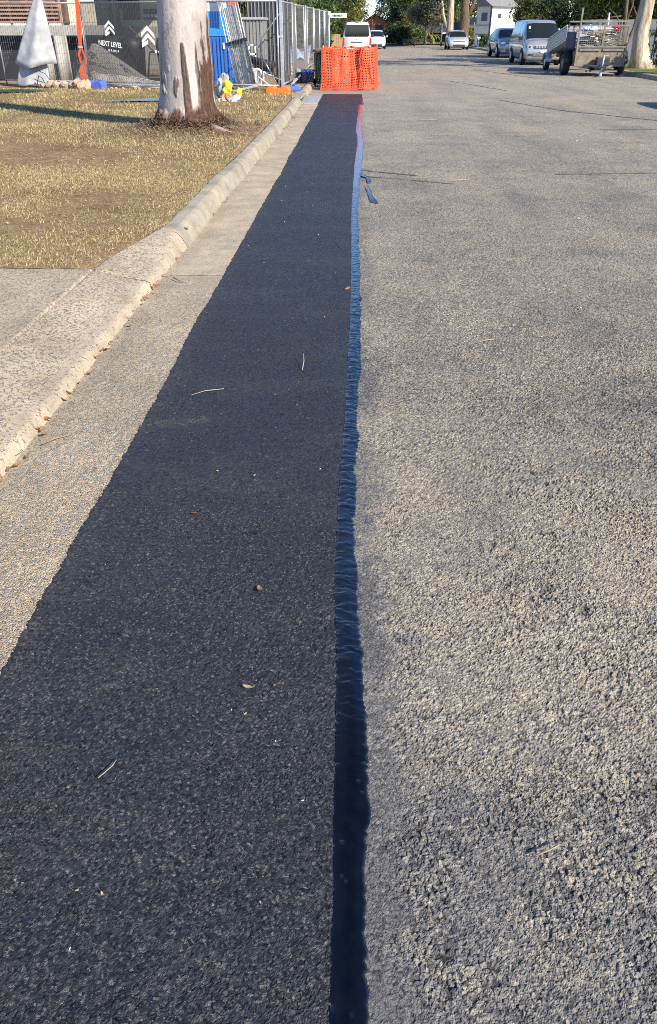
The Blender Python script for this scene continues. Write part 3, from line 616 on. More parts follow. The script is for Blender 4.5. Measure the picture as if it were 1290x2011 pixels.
lt = npmesh('bark_skirt', V, np.arange(len(V)).reshape(-1, 4), 'dark_bark', {}, False); tag(lt, 'ragged dark bark strips piled against the foot of the trunk', 'bark litter', kind='stuff')
# scattered clippings, bark flakes and leaves over the verge
n = 16000; px = g_.uniform(-7, -1.65, n); py = 5.5 + 13 * g_.random(n) ** 1.3; kk = px < (-1.90 + .25 * np.clip((py - 5.5) / 1.4, 0, 1)); px, py = px[kk], py[kk]; n = len(px)
an = g_.uniform(0, 6.28, n); L = g_.uniform(.004, .014, n)[:, None] * (1 + py[:, None] * .05); w = L * g_.uniform(.12, .45, n)[:, None]; di = np.stack([np.cos(an), np.sin(an), g_.normal(0, .25, n)], 1); sd_ = np.stack([-np.sin(an), np.cos(an), g_.normal(0, .25, n)], 1); P = np.stack([px, py, vz(px, py) + .012], 1)
V = np.stack([P - di * L, P + sd_ * w, P + di * L, P - sd_ * w], 1).reshape(-1, 3)
lt = npmesh('ground_litter', V, np.arange(len(V)).reshape(-1, 4), 'grass_blade', {'rnd': np.repeat(g_.uniform(.2, .95, n), 4)}, False); tag(lt, 'pale leaf and bark flakes strewn over the dry verge', 'leaf litter', kind='stuff')

# ---- dry grass on the verge
def grass(name, n, xr, yr, seed, Lr, wr, green, label):
    g_ = np.random.default_rng(seed); px = g_.uniform(*xr, n); py = g_.uniform(*yr, n)
    dens = fbm(px, py, .8, 301) + .35 * (fbm(px, py, .15, 302) - .5); d0 = np.hypot(px - TX, py - TY)
    bare = np.exp(-((px + 4.6) / 1.0) ** 2 - ((py - 11.2) / .7) ** 2) + np.exp(-(d0 / .75) ** 2) + .5 * np.exp(-((px + 3.4) / .5) ** 2 - ((py - 7) / .4) ** 2)
    t = sstep(5.45, 6.9, py); xb = -1.842 * (1 - t) - 1.60 * t
    keep = (dens - .8 * bare + g_.uniform(-.18, .18, n) > .395) & (px < xb - .02 + .09 * (g_.random(n) - .5)) & ((py > 5.42) | (px > -1.8)); px, py = px[keep], py[keep]; n = len(px)
    pz = vz(px, py) - .004; az = g_.uniform(0, 2 * math.pi, n); lean = g_.uniform(.35, 1.5, n); L = g_.uniform(*Lr, n); w = g_.uniform(*wr, n)
    dr = np.stack([np.cos(az) * np.sin(lean), np.sin(az) * np.sin(lean), np.cos(lean)], 1) * L[:, None]; sd_ = np.stack([-np.sin(az), np.cos(az), az * 0], 1) * w[:, None]
    P = np.stack([px, py, pz], 1); V = np.stack([P - sd_, P + sd_, P + dr * .6 + sd_ * .7, P + dr + [0, 0, -.3] * (L * np.sin(lean) * .4)[:, None]], 1).reshape(-1, 3)
    gm = fbm(px, py, 1.3, 305); rn = (g_.normal(.55, .26, n) - green * .9 * sstep(.48, .75, gm)).clip(0, 1)
    o = npmesh(name, V, np.arange(len(V)).reshape(-1, 4), 'grass_blade', {'rnd': np.repeat(rn, 4)}, False); return tag(o, label, 'grass', kind='stuff')
grass('dry_grass', 110000, (-4.9, -1.6), (5.4, 10.5), 11, (.015, .05), (.001, .0026), .22, 'short straw coloured grass on the verge by the driveway')
grass('verge_grass', 75000, (-8.2, -1.6), (10.2, 17.5), 12, (.025, .07), (.002, .005), .35, 'patchy dry grass round the gum tree')
grass('fence_grass', 45000, (-11.5, -1.7), (17, 24.3), 13, (.03, .08), (.004, .009), .65, 'yellow green grass strip before the building site fence')

# ================================================================== SMALL THINGS ON THE GROUND
def leafmesh(L, w, curl, seed):
    rnd = random.Random(seed); P = []
    for i in range(6):
        t = i / 5; ww = w * math.sin(math.pi * min(.97, t * .93 + .04)) ** .8; z = curl * L * (t - .5) ** 2 * 2
        P.append([(-ww, (t - .5) * L, z + curl * ww * .9), (rnd.uniform(-.1, .1) * w, (t - .5) * L, z), (ww, (t - .5) * L, z + curl * ww * .9)])
    m = MB().grid(P); me = bpy.data.meshes.new('leaf'); me.from_pydata(m.v, [], m.f); me.update(); return me
LM = {}
for mt in ('dry_leaf', 'tan_leaf', 'green_leaf', 'petal'):
    LM[mt] = [leafmesh(1, .22, c_, i) for i, c_ in enumerate((.25, .45, .15))]
    for me in LM[mt]: me.materials.append(MATS[mt])
rnd = random.Random(21)
def leaf(x, y, z, L, mt, label, group=None, cat='leaf', name='leaf', rz=None):
    o = bpy.data.objects.new(name, rnd.choice(LM[mt])); COL.objects.link(o); o.location = (x, y, z); o.scale = (L, L, L)
    o.rotation_euler = (rnd.uniform(-.3, .3), rnd.uniform(-.4, .4), rnd.uniform(0, 6.28) if rz is None else rz); return tag(o, label, cat, group)
for cy, sp_, n in ((5.25, .22, 16), (5.0, .25, 9), (4.15, .10, 8), (3.15, .12, 8), (2.75, .06, 7), (8.5, .35, 16), (9.2, .3, 7), (11.4, .6, 10), (16.5, 1.2, 22), (19.5, 1.2, 14), (6.3, .3, 6), (3.7, .2, 5)):
    for q in range(n):
        y = rnd.gauss(cy, sp_); off = abs(rnd.gauss(0, .018 if cy < 12 else .05)); kx = kprof(y)[1][0]
        leaf(kx + .012 + off, y, .006, rnd.uniform(.018, .045) * (1 if cy < 12 else 1.8), rnd.choice(['dry_leaf', 'dry_leaf', 'tan_leaf']), 'small dry brown leaf lying against the kerb face in the gutter', 'dry leaves along the gutter')
leaf(-1.375, 4.55, .012, .05, 'green_leaf', 'small bright green leaf lying in the gutter', None)
leaf(-1.36, 4.50, .012, .035, 'green_leaf', 'tiny green sprig beside the bright green gutter leaf', None)
leaf(-1.462, 6.82, .098, .12, 'petal', 'white elongated petal stuck to the kerb face', None, 'petal', 'petal', .25)
leaf(-.29, 1.95, .016, .040, 'dry_leaf', 'curled pale brown leaf on fresh asphalt, widest one there')
leaf(-.275, 1.515, .016, .032, 'tan_leaf', 'single straw coloured seed husk on fresh asphalt', None, 'husk', 'seed_husk', 1.2)
leaf(-.585, 2.40, .016, .026, 'dry_leaf', 'reddish brown leaf scrap on fresh asphalt')
leaf(-.05, 5.35, .016, .05, 'dry_leaf', 'small orange brown leaf touching the glossy strip')
for q in range(60):
    y = .75 + 9 * rnd.random() ** 1.6; x = rnd.uniform(-.93, -.08)
    leaf(x, y, .013, rnd.uniform(.004, .010) * (1 + y * .12), rnd.choice(['tan_leaf', 'tan_leaf', 'dry_leaf', 'petal']), 'tiny pale plant fleck scattered on fresh black asphalt', 'plant flecks on the asphalt patch', 'fleck', 'plant_fleck')
for q in range(40):
    y = 2.5 + 20 * rnd.random(); x = rnd.uniform(.2, .3 * y + .6)
    leaf(x, y, .010, rnd.uniform(.008, .02) * (1 + y * .05), rnd.choice(['tan_leaf', 'tan_leaf', 'petal']), 'tiny pale plant fleck scattered on the old road', 'plant flecks on the old road', 'fleck', 'plant_fleck')
def twig(pts, r, mt, label, group=None):
    pts = [Vector(p) for p in pts]; c = pts[0].copy(); o = MB().tube([p - c for p in pts], r, 6).build('twig', mt, None, True); o.location = c; return tag(o, label, 'twig', group)
twig([(-.80, 3.48, .018), (-.74, 3.53, .021), (-.65, 3.565, .018)], .0018, 'pale_stick', 'thin pale twig lying flat across fresh asphalt')
twig([(-.272, 3.84, .014), (-.268, 3.92, .032), (-.275, 3.99, .05)], .0025, 'pale_stick', 'short pale twig sticking up from fresh asphalt')
twig([(-1.33, 5.6, .012), (-1.27, 5.52, .014), (-1.2, 5.5, .012)], .004, 'stick', 'dark forked twig in the gutter beside leaf pile')
twig([(-1.36, 2.95, .010), (-1.32, 3.0, .012), (-1.27, 3.04, .010)], .003, 'stick', 'dark thin twig curved in the near gutter')
twig([(-.60, 1.20, .016), (-.575, 1.235, .018), (-.57, 1.255, .017)], .0012, 'pale_stick', 'pale straw stalk on the asphalt near the gutter edge')
twig([(.42, 1.03, .014), (.455, 1.045, .016), (.48, 1.06, .014)], .0016, 'pale_stick', 'tiny pale stalk lying on the rough old road')
for x, y, a, L in ((1.1, 9.9, .5, .3), (2.0, 16.5, .2, .4), (1.2, 17.2, .3, .4), (.72, 4.3, .6, .12)):
    twig([(x, y, .012), (x + L * .5 * math.cos(a), y + L * .5 * math.sin(a), .016), (x + L * math.cos(a), y + L * .9 * math.sin(a), .012)], .0015 + .0002 * y, 'pale_stick', 'pale dry stalk lying on the old road surface', 'pale stalks on the road')
# bitumen smears beside the strip
def blob(name, pts, z, mat, label, cat):
    g_ = []; n = len(pts)
    for i in range(n):
        a, b = Vector(pts[i]), Vector(pts[(i + 1) % n])
        for q in range(5):
            p = a.lerp(b, q / 5); g_.append((p.x + rnd.uniform(-.006, .006), p.y + rnd.uniform(-.03, .03)))
    m = MB(); c = (sum(p[0] for p in g_) / len(g_), sum(p[1] for p in g_) / len(g_)); N = len(g_)
    vs = [(c[0], c[1], z + .004)] + [(c[0] + (x - c[0]) * .85, c[1] + (y - c[1]) * .85, z + .003) for x, y in g_] + [(x, y, z - .004) for x, y in g_]
    m.add(vs, [(0, 1 + i, 1 + (i + 1) % N) for i in range(N)] + [(1 + i, N + 1 + i, N + 1 + (i + 1) % N, 1 + (i + 1) % N) for i in range(N)])
    return tag(m.build(name, mat, None, True), label, cat)
blob('bitumen_spill', [(.09, 9.55), (.12, 9.1), (.13, 8.8), (.15, 8.6), (.20, 8.5), (.235, 8.55), (.20, 8.75), (.175, 9.0), (.165, 9.3), (.14, 9.6)], .003, 'sealant', 'blue shining bitumen spill on the road beside the strip', 'bitumen spill')
blob('bitumen_spill', [(.05, 10.6), (.10, 10.35), (.16, 10.2), (.175, 9.9), (.13, 9.75), (.155, 10.0), (.11, 10.15), (.05, 10.2)], .003, 'sealant', 'thin hooked bitumen dribble joining the strip', 'bitumen spill')
flat('tar', (0.085, 0.083, 0.08), .6, 0, .3, 6)
def tar(pts, w, i):
    m = MB(); P = []
    for x, y in pts:
        ww = .5 * w * rnd.uniform(.3, 1.2); P.append([(x - .0, y - ww, .0015 + .0), (x, y, .0065), (x, y + ww, .0015)])
    m.grid(P); return m.build('crack_line', 'tar', road)
def wob(a, b, n, s):
    s = s * .35; n = n // 2
    return [(a[0] + (b[0] - a[0]) * t / n, a[1] + (b[1] - a[1]) * t / n + rnd.uniform(-s, s)) for t in range(n + 1)]
tar(wob((.06, 10.75), (.75, 10.35), 24, .05), .05, 0); tar(wob((.06, 10.3), (1.15, 9.75), 30, .05), .035, 1); tar(wob((2.5, 10.5), (4.0, 10.7), 24, .05), .045, 2)
tar(wob((3.6, 22.5), (4.6, 19.5), 30, .25), .14, 4); tar(wob((4.6, 19.5), (7.2, 15.4), 50, .25), .16, 5); tar(wob((4.4, 15.6), (6, 15.7), 24, .1), .07, 6); tar(wob((6.4, 17.9), (8.5, 17.2), 24, .2), .10, 7); tar(wob((3.2, 31), (4.4, 26), 30, .4), .2, 8)
tar(wob((5.2, 40), (6.6, 33), 30, .5), .3, 9)
# ================================================================== STORM-WATER PIT
pit = thing('drain_grate', (-1.22, 22.3, .002), 'galvanised street drain grate set in the gutter', 'drain grate')
fr = MB()
for c, d in (((0, -1.02, 0), (.44, .05, .03)), ((0, 1.02, 0), (.44, .05, .03)), ((-.20, 0, 0), (.04, 2.0, .03)), ((.20, 0, 0), (.04, 2.0, .03))): fr.box(c, d)
fr.build('frame', 'galv_dull', pit)
for q in range(13): MB().box((0, -.94 + q * .157, .004), (.36, .06, .03)).build('bar', 'galv', pit)
MB().box((0, 0, -.011), (.38, 1.98, .008)).build('sump_shade', 'hollow_shade', pit)  # dark sheet painted as the shade below the bars
lin = thing('kerb_inlet', (-1.5, 22.28, 0), 'concrete kerb inlet with dark slot above the drain', 'kerb inlet')
MB().box((-.02, 0, .112), (.24, 2.02, .066)).build('lintel', 'kerb_concrete', lin, bevel=.012)
MB().box((-.07, 0, .035), (.10, 2.0, .086)).build('slot', 'hollow_shade', lin)  # solid dark block painted as the shade inside the opening
for s_ in (-1, 1): MB().box((-.0, s_ * .97, .035), (.16, .08, .08)).build('cheek', 'kerb_concrete', lin)

# ================================================================== TEMPORARY FENCING
def fence_panel(name, W_, H_, label, group=None, ww=.0055):
    t = thing(name, (0, 0, 0), label, 'fence panel', group); z0 = .10
    for x in (0, W_): MB().tube([(x, 0, 0), (x, 0, H_)], .021, 8).build('post', 'galv', t, True)
    for z in (z0 + .04, H_ - .03): MB().tube([(0, 0, z), (W_, 0, z)], .019, 8).build('rail', 'galv', t, True)
    m = MB()
    nx = int(W_ / .078)
    for i in range(1, nx): x = W_ * i / nx; m.box((x, 0, (z0 + H_) / 2), (ww, ww, H_ - z0))
    nz = 8
    for i in range(1, nz): z = z0 + (H_ - z0) * i / nz; m.box((W_ / 2, .005, z), (W_, ww, ww))
    m.build('wire_mesh', 'wire', t); return t
K1, K2, K3 = Vector((-2.12, 23.3, .13)), Vector((-7.75, 25.0, .13)), Vector((-10.55, 25.85, .13))
dv = (K2 - K1); Wp = dv.length / 2; ang = math.atan2(dv.y, dv.x)
def place(t, p, a): t.location = p; t.rotation_euler = (0, 0, a); return t
pa = fence_panel('temporary_fence', Wp - .05, 2.06, 'open mesh temporary fence panel between gum trunk and corner post')
place(pa, K1, ang)
pb = copy_tree(pa); pb['label'] = 'temporary fence panel hung with the printed dark banner'; place(pb, K1.lerp(K2, .5), ang)
pc = copy_tree(pa); pc['label'] = 'temporary fence panel behind the pale cloth and orange strap'; place(pc, K2, ang)
pd = fence_panel('temporary_fence', Wp - .05, 2.06, 'temporary fence panel in the row running along the kerb away past the bins', 'fence panels along the kerb', .0032)
for i in range(11):
    q = pd if i == 0 else copy_tree(pd)
    place(q, (-2.02 + .004 * i + (.05 if i % 2 else -.05), 23.55 + 2.9 * i, .13), R(90 + (2.0 if i % 2 else -2.0)))
    q.rotation_euler = (R(rnd.uniform(-1, 1)), R(rnd.uniform(-1.2, .3)), q.rotation_euler.z); q.scale = (1, 1, 1.0 + .012 * i)
MB_ = MB().tube([(-2.03, 23.42, .1), (-2.03, 23.42, 2.35)], .03, 8)
# wide corner post bracket
cp = thing('corner_stay', (-2.06, 23.36, .13), 'pale galvanised corner post stay with bracing arm', 'fence stay')
MB().box((.03, .04, 1.03), (.085, .03, 2.06)).build('post', 'galv', cp, bevel=.006)
MB().tube([(-.02, .05, 1.75), (-.55, .5, 1.2), (-.6, .9, .1)], .018, 8).build('brace', 'galv', cp, True)
MB().tube([(-.1, .4, .05), (-.75, .6, 1.1)], .016, 8).build('brace', 'galv', cp, True)
MB().box((.0, .04, 1.25), (.13, .07, .05)).build('clamp', 'galv_dull', cp, bevel=.01)
# feet
def foot(name, loc, rz, mat, label, L=.62, w=.24, h=.15):
    t = thing(name, loc, label, 'fence foot', None, rz); out = []
    prof = [(-L / 2, .0), (-L / 2, h * .55), (-L / 2 + .05, h * .95), (-.10, h), (-.07, h * .72), (.07, h * .72), (.10, h), (L / 2 - .05, h * .95), (L / 2, h * .55), (L / 2, 0)]
    MB().prism(prof, w, -w / 2).build('block', mat, t, bevel=.018)
    for x in (-.17, .17): MB().lathe([(.0, h + .004), (.03, h + .006), (.034, h - .02)], 12, (x, 0, 0)).build('socket', 'black_plastic', t)
    return t
foot('ballast_block', (-7.47, 24.55, .125), ang, 'blue_plastic', 'blue plastic fence foot under the printed banner', .62, .3, .2)
foot('ballast_block', (-1.86, 23.75, .125), R(12), 'blue_plastic', 'blue plastic fence foot beside the corner post stay', .52, .34, .15)
foot('ballast_block', (-2.09, 22.75, .125), R(-6), 'orange_plastic', 'orange plastic fence foot on the verge by the corner', .62, .30, .17)
# printed banner
bl = K2 + (K1 - K2) * .015; bn = thing('banner', (bl.x, bl.y - .045, .13), 'dark see-through printed banner tied on the fence, NEXT LEVEL lettering', 'banner', None, ang + math.pi)
P = []
for i in range(17):
    row = []
    for j in range(31):
        u = j / 30; x = u * 2.9; zb = np.interp(x, [0, 1, 2.2, 2.9], [.40, .33, .17, .15]); zt = 2.06
        tt = i / 16; z = zb + (zt - zb) * tt; row.append((x, -.02 - .035 * math.sin(u * 9 + tt * 3) * (1 - tt) - .03 * math.sin(u * 4), z))
    P.append(row)
MB().grid(P).build('cloth', 'shade_cloth', bn, True)
MB().tube([(x, -.03 - .02 * math.sin(x * 4), np.interp(x, [0, 1, 2.2, 2.9], [.40, .33, .17, .15])) for x in np.linspace(0, 2.9, 16)], .012, 6).build('hem', 'galv_dull', bn, True)
def poly(parent, name, pts, mat, y=-.085):
    n = len(pts); m = MB().add([(x, y, z) for x, z in pts] + [(x, y + .004, z) for x, z in pts], [tuple(range(n)), tuple(range(2 * n - 1, n - 1, -1))] + [(i, (i + 1) % n, (i + 1) % n + n, i + n) for i in range(n)])
    return m.build(name, mat, parent)
def logo(x, z, s):
    for dz in (0, -.42): poly(bn, 'chevron', [(x - .5 * s, z - .42 * s + dz * s), (x, z + dz * s), (x + .5 * s, z - .5 * s + dz * s), (x + .5 * s, z - .74 * s + dz * s), (x, z - .26 * s + dz * s), (x - .5 * s, z - .66 * s + dz * s)], 'white_print')
    poly(bn, 'slanted_bar', [(x - .52 * s, z - 1.28 * s), (x - .04 * s, z - 1.06 * s), (x - .04 * s, z - .84 * s), (x - .52 * s, z - 1.06 * s)], 'white_print')
logo(.86, 1.62, .29); logo(2.03, 1.50, .40)
def text(parent, name, s, size, loc, rot, mat, sx=1.0):
    cu = bpy.data.curves.new(name, 'FONT'); cu.body = s; cu.size = size; cu.extrude = .002; cu.offset = size * .018; o = bpy.data.objects.new(name, cu); COL.objects.link(o)
    me = bpy.data.meshes.new_from_object(o); bpy.data.objects.remove(o); q = link(name, me, mat, parent); q.location = loc; q.rotation_euler = rot; q.scale = (sx, 1, 1); return q
text(bn, 'lettering', 'NEXT LEVEL', .17, (.45, -.09, 1.05), (R(90), R(6), 0), 'white_print', .80)
text(bn, 'small_lettering', 'G R O U P', .075, (.74, -.09, .90), (R(90), R(6), 0), 'white_print', 1.0)
poly(bn, 'printed_mark', [(2.2, .86), (2.26, .86), (2.26, .93), (2.2, .93)], 'white_print'); poly(bn, 'printed_mark', [(2.3, .88), (2.55, .87), (2.55, .90), (2.3, .91)], 'white_print')
# pale geotextile cloth hung over the fence
ct = thing('hanging_cloth', (-9.15, 24.95, .13), 'pale grey cloth gathered at the top and hung cone-like over the fence', 'cloth')
def drape(z0, z1, w0, w1, x0, x1, n=26, r=14, ph=0, bul=.28):
    P = []
    for i in range(r):
        t = i / (r - 1); z = z0 + (z1 - z0) * t; w = w0 + (w1 - w0) * t; cx = x0 + (x1 - x0) * t; row = []
        for j in range(n):
            u = j / (n - 1) * 2 - 1; row.append((cx + u * w / 2, -.04 - bul * t * (1 - u * u) - .045 * t * math.sin(u * 5 + ph + t * 2), z + .05 * t * math.sin(u * 3.3 + ph) + (.10 * u * u * t)))
        P.append(row)
    return P
MB().grid(drape(2.35, .50, .09, 1.22, .37, -.03)).build('upper_fold', 'white_cloth', ct, True, solid=.012)
MB().grid(drape(.62, .02, .75, 1.02, -.10, -.22, ph=1.3, bul=.16)).build('lower_fold', 'white_cloth', ct, True, solid=.012)
MB().tube([(.25, -.33, .02), (.18, -.36, .25), (.08, -.34, .30), (.02, -.36, .12), (-.03, -.36, .0)], .012, 6).build('dark_tie', 'black_plastic', ct, True)
MB().tube([(.12, -.36, .42), (.28, -.33, .35), (.42, -.2, .05)], .010, 6).build('dark_tie', 'black_plastic', ct, True)
# orange strap
sr = thing('ratchet_strap', (-7.85, 24.9, .13), 'bright orange webbing strap hanging knotted from the fence', 'strap')
def ribbon(pts, w):
    P = [];
    for i, (x, y, z) in enumerate(pts): P.append([(x - w[i] / 2, y, z), (x + w[i] / 2, y - .01, z)])
    return MB().grid(P)
ribbon([(.12, -.06, 2.2), (.10, -.07, 1.7), (.06, -.07, 1.35), (.04, -.08, 1.0)], [.10, .12, .13, .09]).build('webbing', 'orange_strap', sr, solid=.006)
MB().box((.04, -.09, .99), (.12, .05, .06)).build('buckle', 'galv_dull', sr, bevel=.008)
ribbon([(.03, -.09, .98), (-.03, -.1, .8), (.0, -.11, .6), (.05, -.1, .56)], [.06, .05, .05, .05]).build('webbing', 'orange_strap', sr, solid=.006)
ribbon([(.06, -.09, .98), (.13, -.1, .78), (.15, -.1, .62), (.10, -.1, .55)], [.05, .045, .04, .04]).build('webbing', 'orange_strap', sr, solid=.006)
ribbon([(.03, -.1, .56), (-.05, -.11, .42), (-.04, -.11, .22), (.0, -.11, .20), (.05, -.1, .35), (.05, -.1, .54)], [.07, .07, .06, .06, .07, .07]).build('webbing', 'orange_strap', sr, solid=.006)
# rubble stones
for i in range(16):
    x = -9.0 + 1.35 * (i + rnd.uniform(-.3, .3)) / 15; s = rnd.uniform(.09, .19); bmx = bmesh.new(); bmesh.ops.create_icosphere(bmx, subdivisions=2, radius=1)
    for v_ in bmx.verts: v_.co *= 1 + rnd.uniform(-.16, .16)
    me = bpy.data.meshes.new('rock'); bmx.to_mesh(me); bmx.free(); o = link('rock', me, 'rubble'); o.scale = (s * 1.1, s * .8, s * .75); o.location = (x, 24.45 + rnd.uniform(-.12, .12) - .3 * (x + 8.3), .13 + s * .45); o.rotation_euler = (rnd.random(), rnd.random(), rnd.random() * 6)
    tag(o, 'brown sandstone rubble lump in the row along the fence bottom', 'rock', 'rubble row at the fence foot')
for i in range(6):
    x = -7.0 + i * .24 + rnd.uniform(-.1, .1); me = bpy.data.objects['rock'].data; o = bpy.data.objects.new('stone_chip', me); COL.objects.link(o); o.scale = (.05, .04, .035); o.location = (x, 24.35 - .3 * (x + 7), .14); tag(o, 'small pale stone chip on the dirt below the banner', 'stone', 'stone chips below the banner')
# metal plates on the verge
pl_ = blob('metal_sheet', [(-5.9, 19.6), (-4.9, 20.6), (-3.7, 20.9), (-3.6, 20.5), (-4.6, 19.8)], .16, 'metal_plate', 'flat grey metal sheet lying on the grass left of the trunk', 'metal sheet')
pl2 = blob('tarp', [(-9.9, 22.2), (-8.6, 22.6), (-8.3, 23.4), (-9.2, 23.6), (-10.2, 23.2)], .16, 'dark_green', 'dark green tarp spread on the grass under the pale cloth', 'tarp')
# cream sheet heap behind the banner
hp = []
for i in range(13):
    t = i / 12; row = []
    for j in range(33):
        x = -8.45 + 2.9 * j / 32; top = np.interp(x, [-8.45, -8.2, -7.7, -7.45, -6.6, -5.9, -5.55], [.14, .6, 1.22, 1.12, .62, .24, .14]); z = .10 + (top - .10) * math.sin(t * math.pi / 2); row.append((x, 25.75 - .3 * (x + 8) - .55 * math.cos(t * math.pi / 2) + .03 * math.sin(x * 7 + t * 5), z))
    hp.append(row)
tag(MB().grid(hp).build('sheet_cover', 'cream_sheet', None, True, solid=.02), 'cream sheet draped over a low heap behind the printed banner', 'cover sheet')
bm_ = MB().tube([(-8.35, 25.3, .2), (-7, 24.95, .2), (-5.5, 24.4, .14)], .06, 8)
tag(bm_.build('pipe', 'cream_sheet', None, True), 'rolled cream edge tube along the bottom of the banner panel', 'tube')

# ================================================================== SITE: house with deck
hs = thing('site_house', (-9.5, 31, .12), 'cream walled house under renovation with brown slatted deck screen', 'house')
def hb(c, d, name, mat, **kw): return MB().box((c[0] + 9.5, c[1] - 31, c[2] - .12), d).build(name, mat, hs, **kw)
hb((-10.4, 28.0, 1.52), (5.0, .22, .26), 'deck_beam', 'grey_beam')
hb((-10.4, 30.0, .75), (5.0, 3.4, 1.2), 'subfloor_shade', 'hollow_shade')  # solid dark block painted as the shade under the deck
for i in range(14): hb((-11.05 + rnd.uniform(-.05, .05), 28.0, 1.74 + i * .105), (3.35 + rnd.uniform(-.1, .1), .03, .05), 'slat', 'brown_slat')
for x in (-12.2, -11.5, -10.9, -10.3, -9.75, -9.3): hb((x, 28.06, 2.4), (.06, .05, 1.5), 'slat_post', 'brown_slat')
hb((-11.0, 28.7, 2.4), (3.6, .9, 1.4), 'gap_shade_backing', 'slat_shade_brown')  # dark box added behind the slats, paints the shade in their gaps
hb((-8.9, 28.6, 2.6), (1.05, .12, 2.1), 'wall', 'cream_wall')
hb((-7.7, 31.4, 2.6), (3.3, .12, 2.1), 'wall', 'cream_wall')
hb((-7.9, 31.32, 2.0), (.60, .03, .36), 'shutter', 'brown_panel'); hb((-8.0, 31.33, 2.4), (.8, .03, .5), 'window', 'dark_panel')
w_ = hb((-7.05, 31.32, 1.98), (.85, .03, .30), 'window', 'dark_panel')
for i in range(6): MB().box((2.06 + i * .13, .27, 1.82), (.09, .03, .09)).build('pane', 'white_paint', hs)
for x in (-9.15, -8.6, -8.35): hb((x, 31.3, 2.2), (.07, .05, 1.4), 'stud', 'brown_slat')
hb((-7.9, 30.8, 1.0), (3.6, .10, 1.25), 'lower_wall', 'grey_beam')
hb((-9.5, 31.5, 3.75), (9, 7.5, .18), 'roof', 'roof_grey')
for i, (x, w) in enumerate(((-9.75, .22), (-9.28, .40))):
    P = [[(x + w * (j / 8 - .5), 27.6 - .04 * math.sin(j * .6 + i + z), z) for j in range(9)] for z in (.15, .7, 1.38)]
    tag(MB().grid(P).build('hanging_sheet', 'grey_beam', None, True, solid=.01), ['narrow grey sheet hanging under the deck right of the cloth', 'wide grey sheet hanging under the deck near the strap'][i], 'sheet')
sc_ = thing('site_bench', (-5.9, 26.4, .12), 'dark steel trestle frame standing behind the banner', 'trestle')
for a, b in (((-.5, 0, 0), (-.35, 0, .85)), ((.5, 0, 0), (.35, 0, .85)), ((-.35, 0, .85), (.5, 0, .87)), ((-.2, 0, .85), (-.9, 0, 1.5)), ((.1, 0, 0), (.1, 0, .85))): MB().tube([a, b], .025, 6).build('bar', 'black_plastic', sc_)
# green shrubs before the house lower wall, dark bin
bnn = thing('dark_bin', (-7.0, 27.2, .12), 'dark covered bin seen through the banner', 'bin')
MB().lathe([(.0, 0), (.36, 0), (.42, .9), (.44, 1.0), (.38, 1.2), (.0, 1.26)], 16).build('body', 'black_plastic', bnn, True); MB().tube([(-.35, .3, 1.0), (.35, .3, 1.0)], .02, 6).build('handle', 'black_plastic', bnn)
bnn = copy_tree(bnn); bnn.location = (-5.75, 27.0, .12); bnn['label'] = 'dark covered bin between banner logo and gum trunk'

# portable toilet
pt = thing('portable_toilet', (-4.4, 27.0, .12), 'blue portable site toilet half hidden by the gum trunk', 'portable toilet')
MB().box((0, .5, 1.05), (1.08, 1.0, 2.1)).build('body', 'blue_cabin', pt, bevel=.03)
MB().box((.0, -.015, 1.62), (.96, .03, .75)).build('upper_panel', 'blue_cabin_light', pt, bevel=.01); MB().box((0, -.03, 1.98), (.9, .02, .22)).build('sign_board', 'white_plastic', pt)
for x in np.linspace(-.44, .44, 9): MB().box((x, -.02, .66), (.05, .04, 1.1)).build('rib', 'blue_cabin', pt, bevel=.008)
MB().box((.30, -.045, 1.0), (.05, .03, .16)).build('handle', 'white_plastic', pt); MB().prism([(-.56, 2.1), (-.5, 2.28), (.5, 2.28), (.56, 2.1)], 1.06, -.03).build('roof', 'white_plastic', pt)
rs = MB().add([(-3.82, 26.4, 2.15), (-3.55, 26.4, 2.12), (-3.5, 26.4, 2.75), (-3.8, 26.4, 2.8)], [(0, 1, 2, 3)]); tag(rs.build('warning_flag', 'orange_strap', None, solid=.01), 'orange warning panel beside the blue toilet top', 'warning panel')
# leaning bundle of spare panels
ln = thing('spare_panel_bundle', (-3.12, 24.25, .13), 'strapped bundle of spare fence panels leaning beside the gum trunk', 'fence panels'); ln.rotation_euler = (R(-6), R(-13.5), R(-8))
for x, y in ((-.26, 0), (-.20, .06), (-.13, -.02), (.20, .02), (.26, .08)): MB().tube([(x, y, 0), (x, y, 2.75)], .019, 8).build('post', 'galv', ln, True)
MB().box((.03, .10, 1.0), (.46, .02, 2.0)).build('board', 'galv_dull', ln)
m = MB()
for i in range(7): m.box((-.13 + .05 * i, .03, 1.35), (.006, .006, 2.6))
for i in range(10): m.box((.03, .03, .15 + .28 * i), (.36, .006, .006))
m.build('wire_mesh', 'galv', ln)
for z in (1.18, 1.14): MB().box((0, .03, z), (.60, .16, .03)).build('tie', 'black_plastic', ln)
# shed, dark screen, container
sh = thing('site_shed', (-3.75, 30, .12), 'low grey corrugated site shed behind the spare panels', 'shed'); MB().box((0, .7, .85), (1.05, 1.4, 1.68)).build('wall', 'grey_shed', sh)
for i in range(9): MB().box((-.46 + i * .115, -.01, .85), (.045, .03, 1.66)).build('rib', 'grey_shed', sh)
MB().box((0, .7, 1.73), (1.15, 1.55, .07)).build('roof', 'galv_dull', sh)
ds = thing('dark_screen', (-3.2, 31.6, .12), 'tall dark ribbed screen panel beyond the open mesh fence', 'screen'); MB().box((0, .1, 1.6), (1.5, .06, 3.2)).build('panel', 'dark_panel', ds)
for i in range(12): MB().box((-.69 + i * .125, .05, 1.6), (.03, .04, 3.2)).build('rib', 'grey_shed', ds)
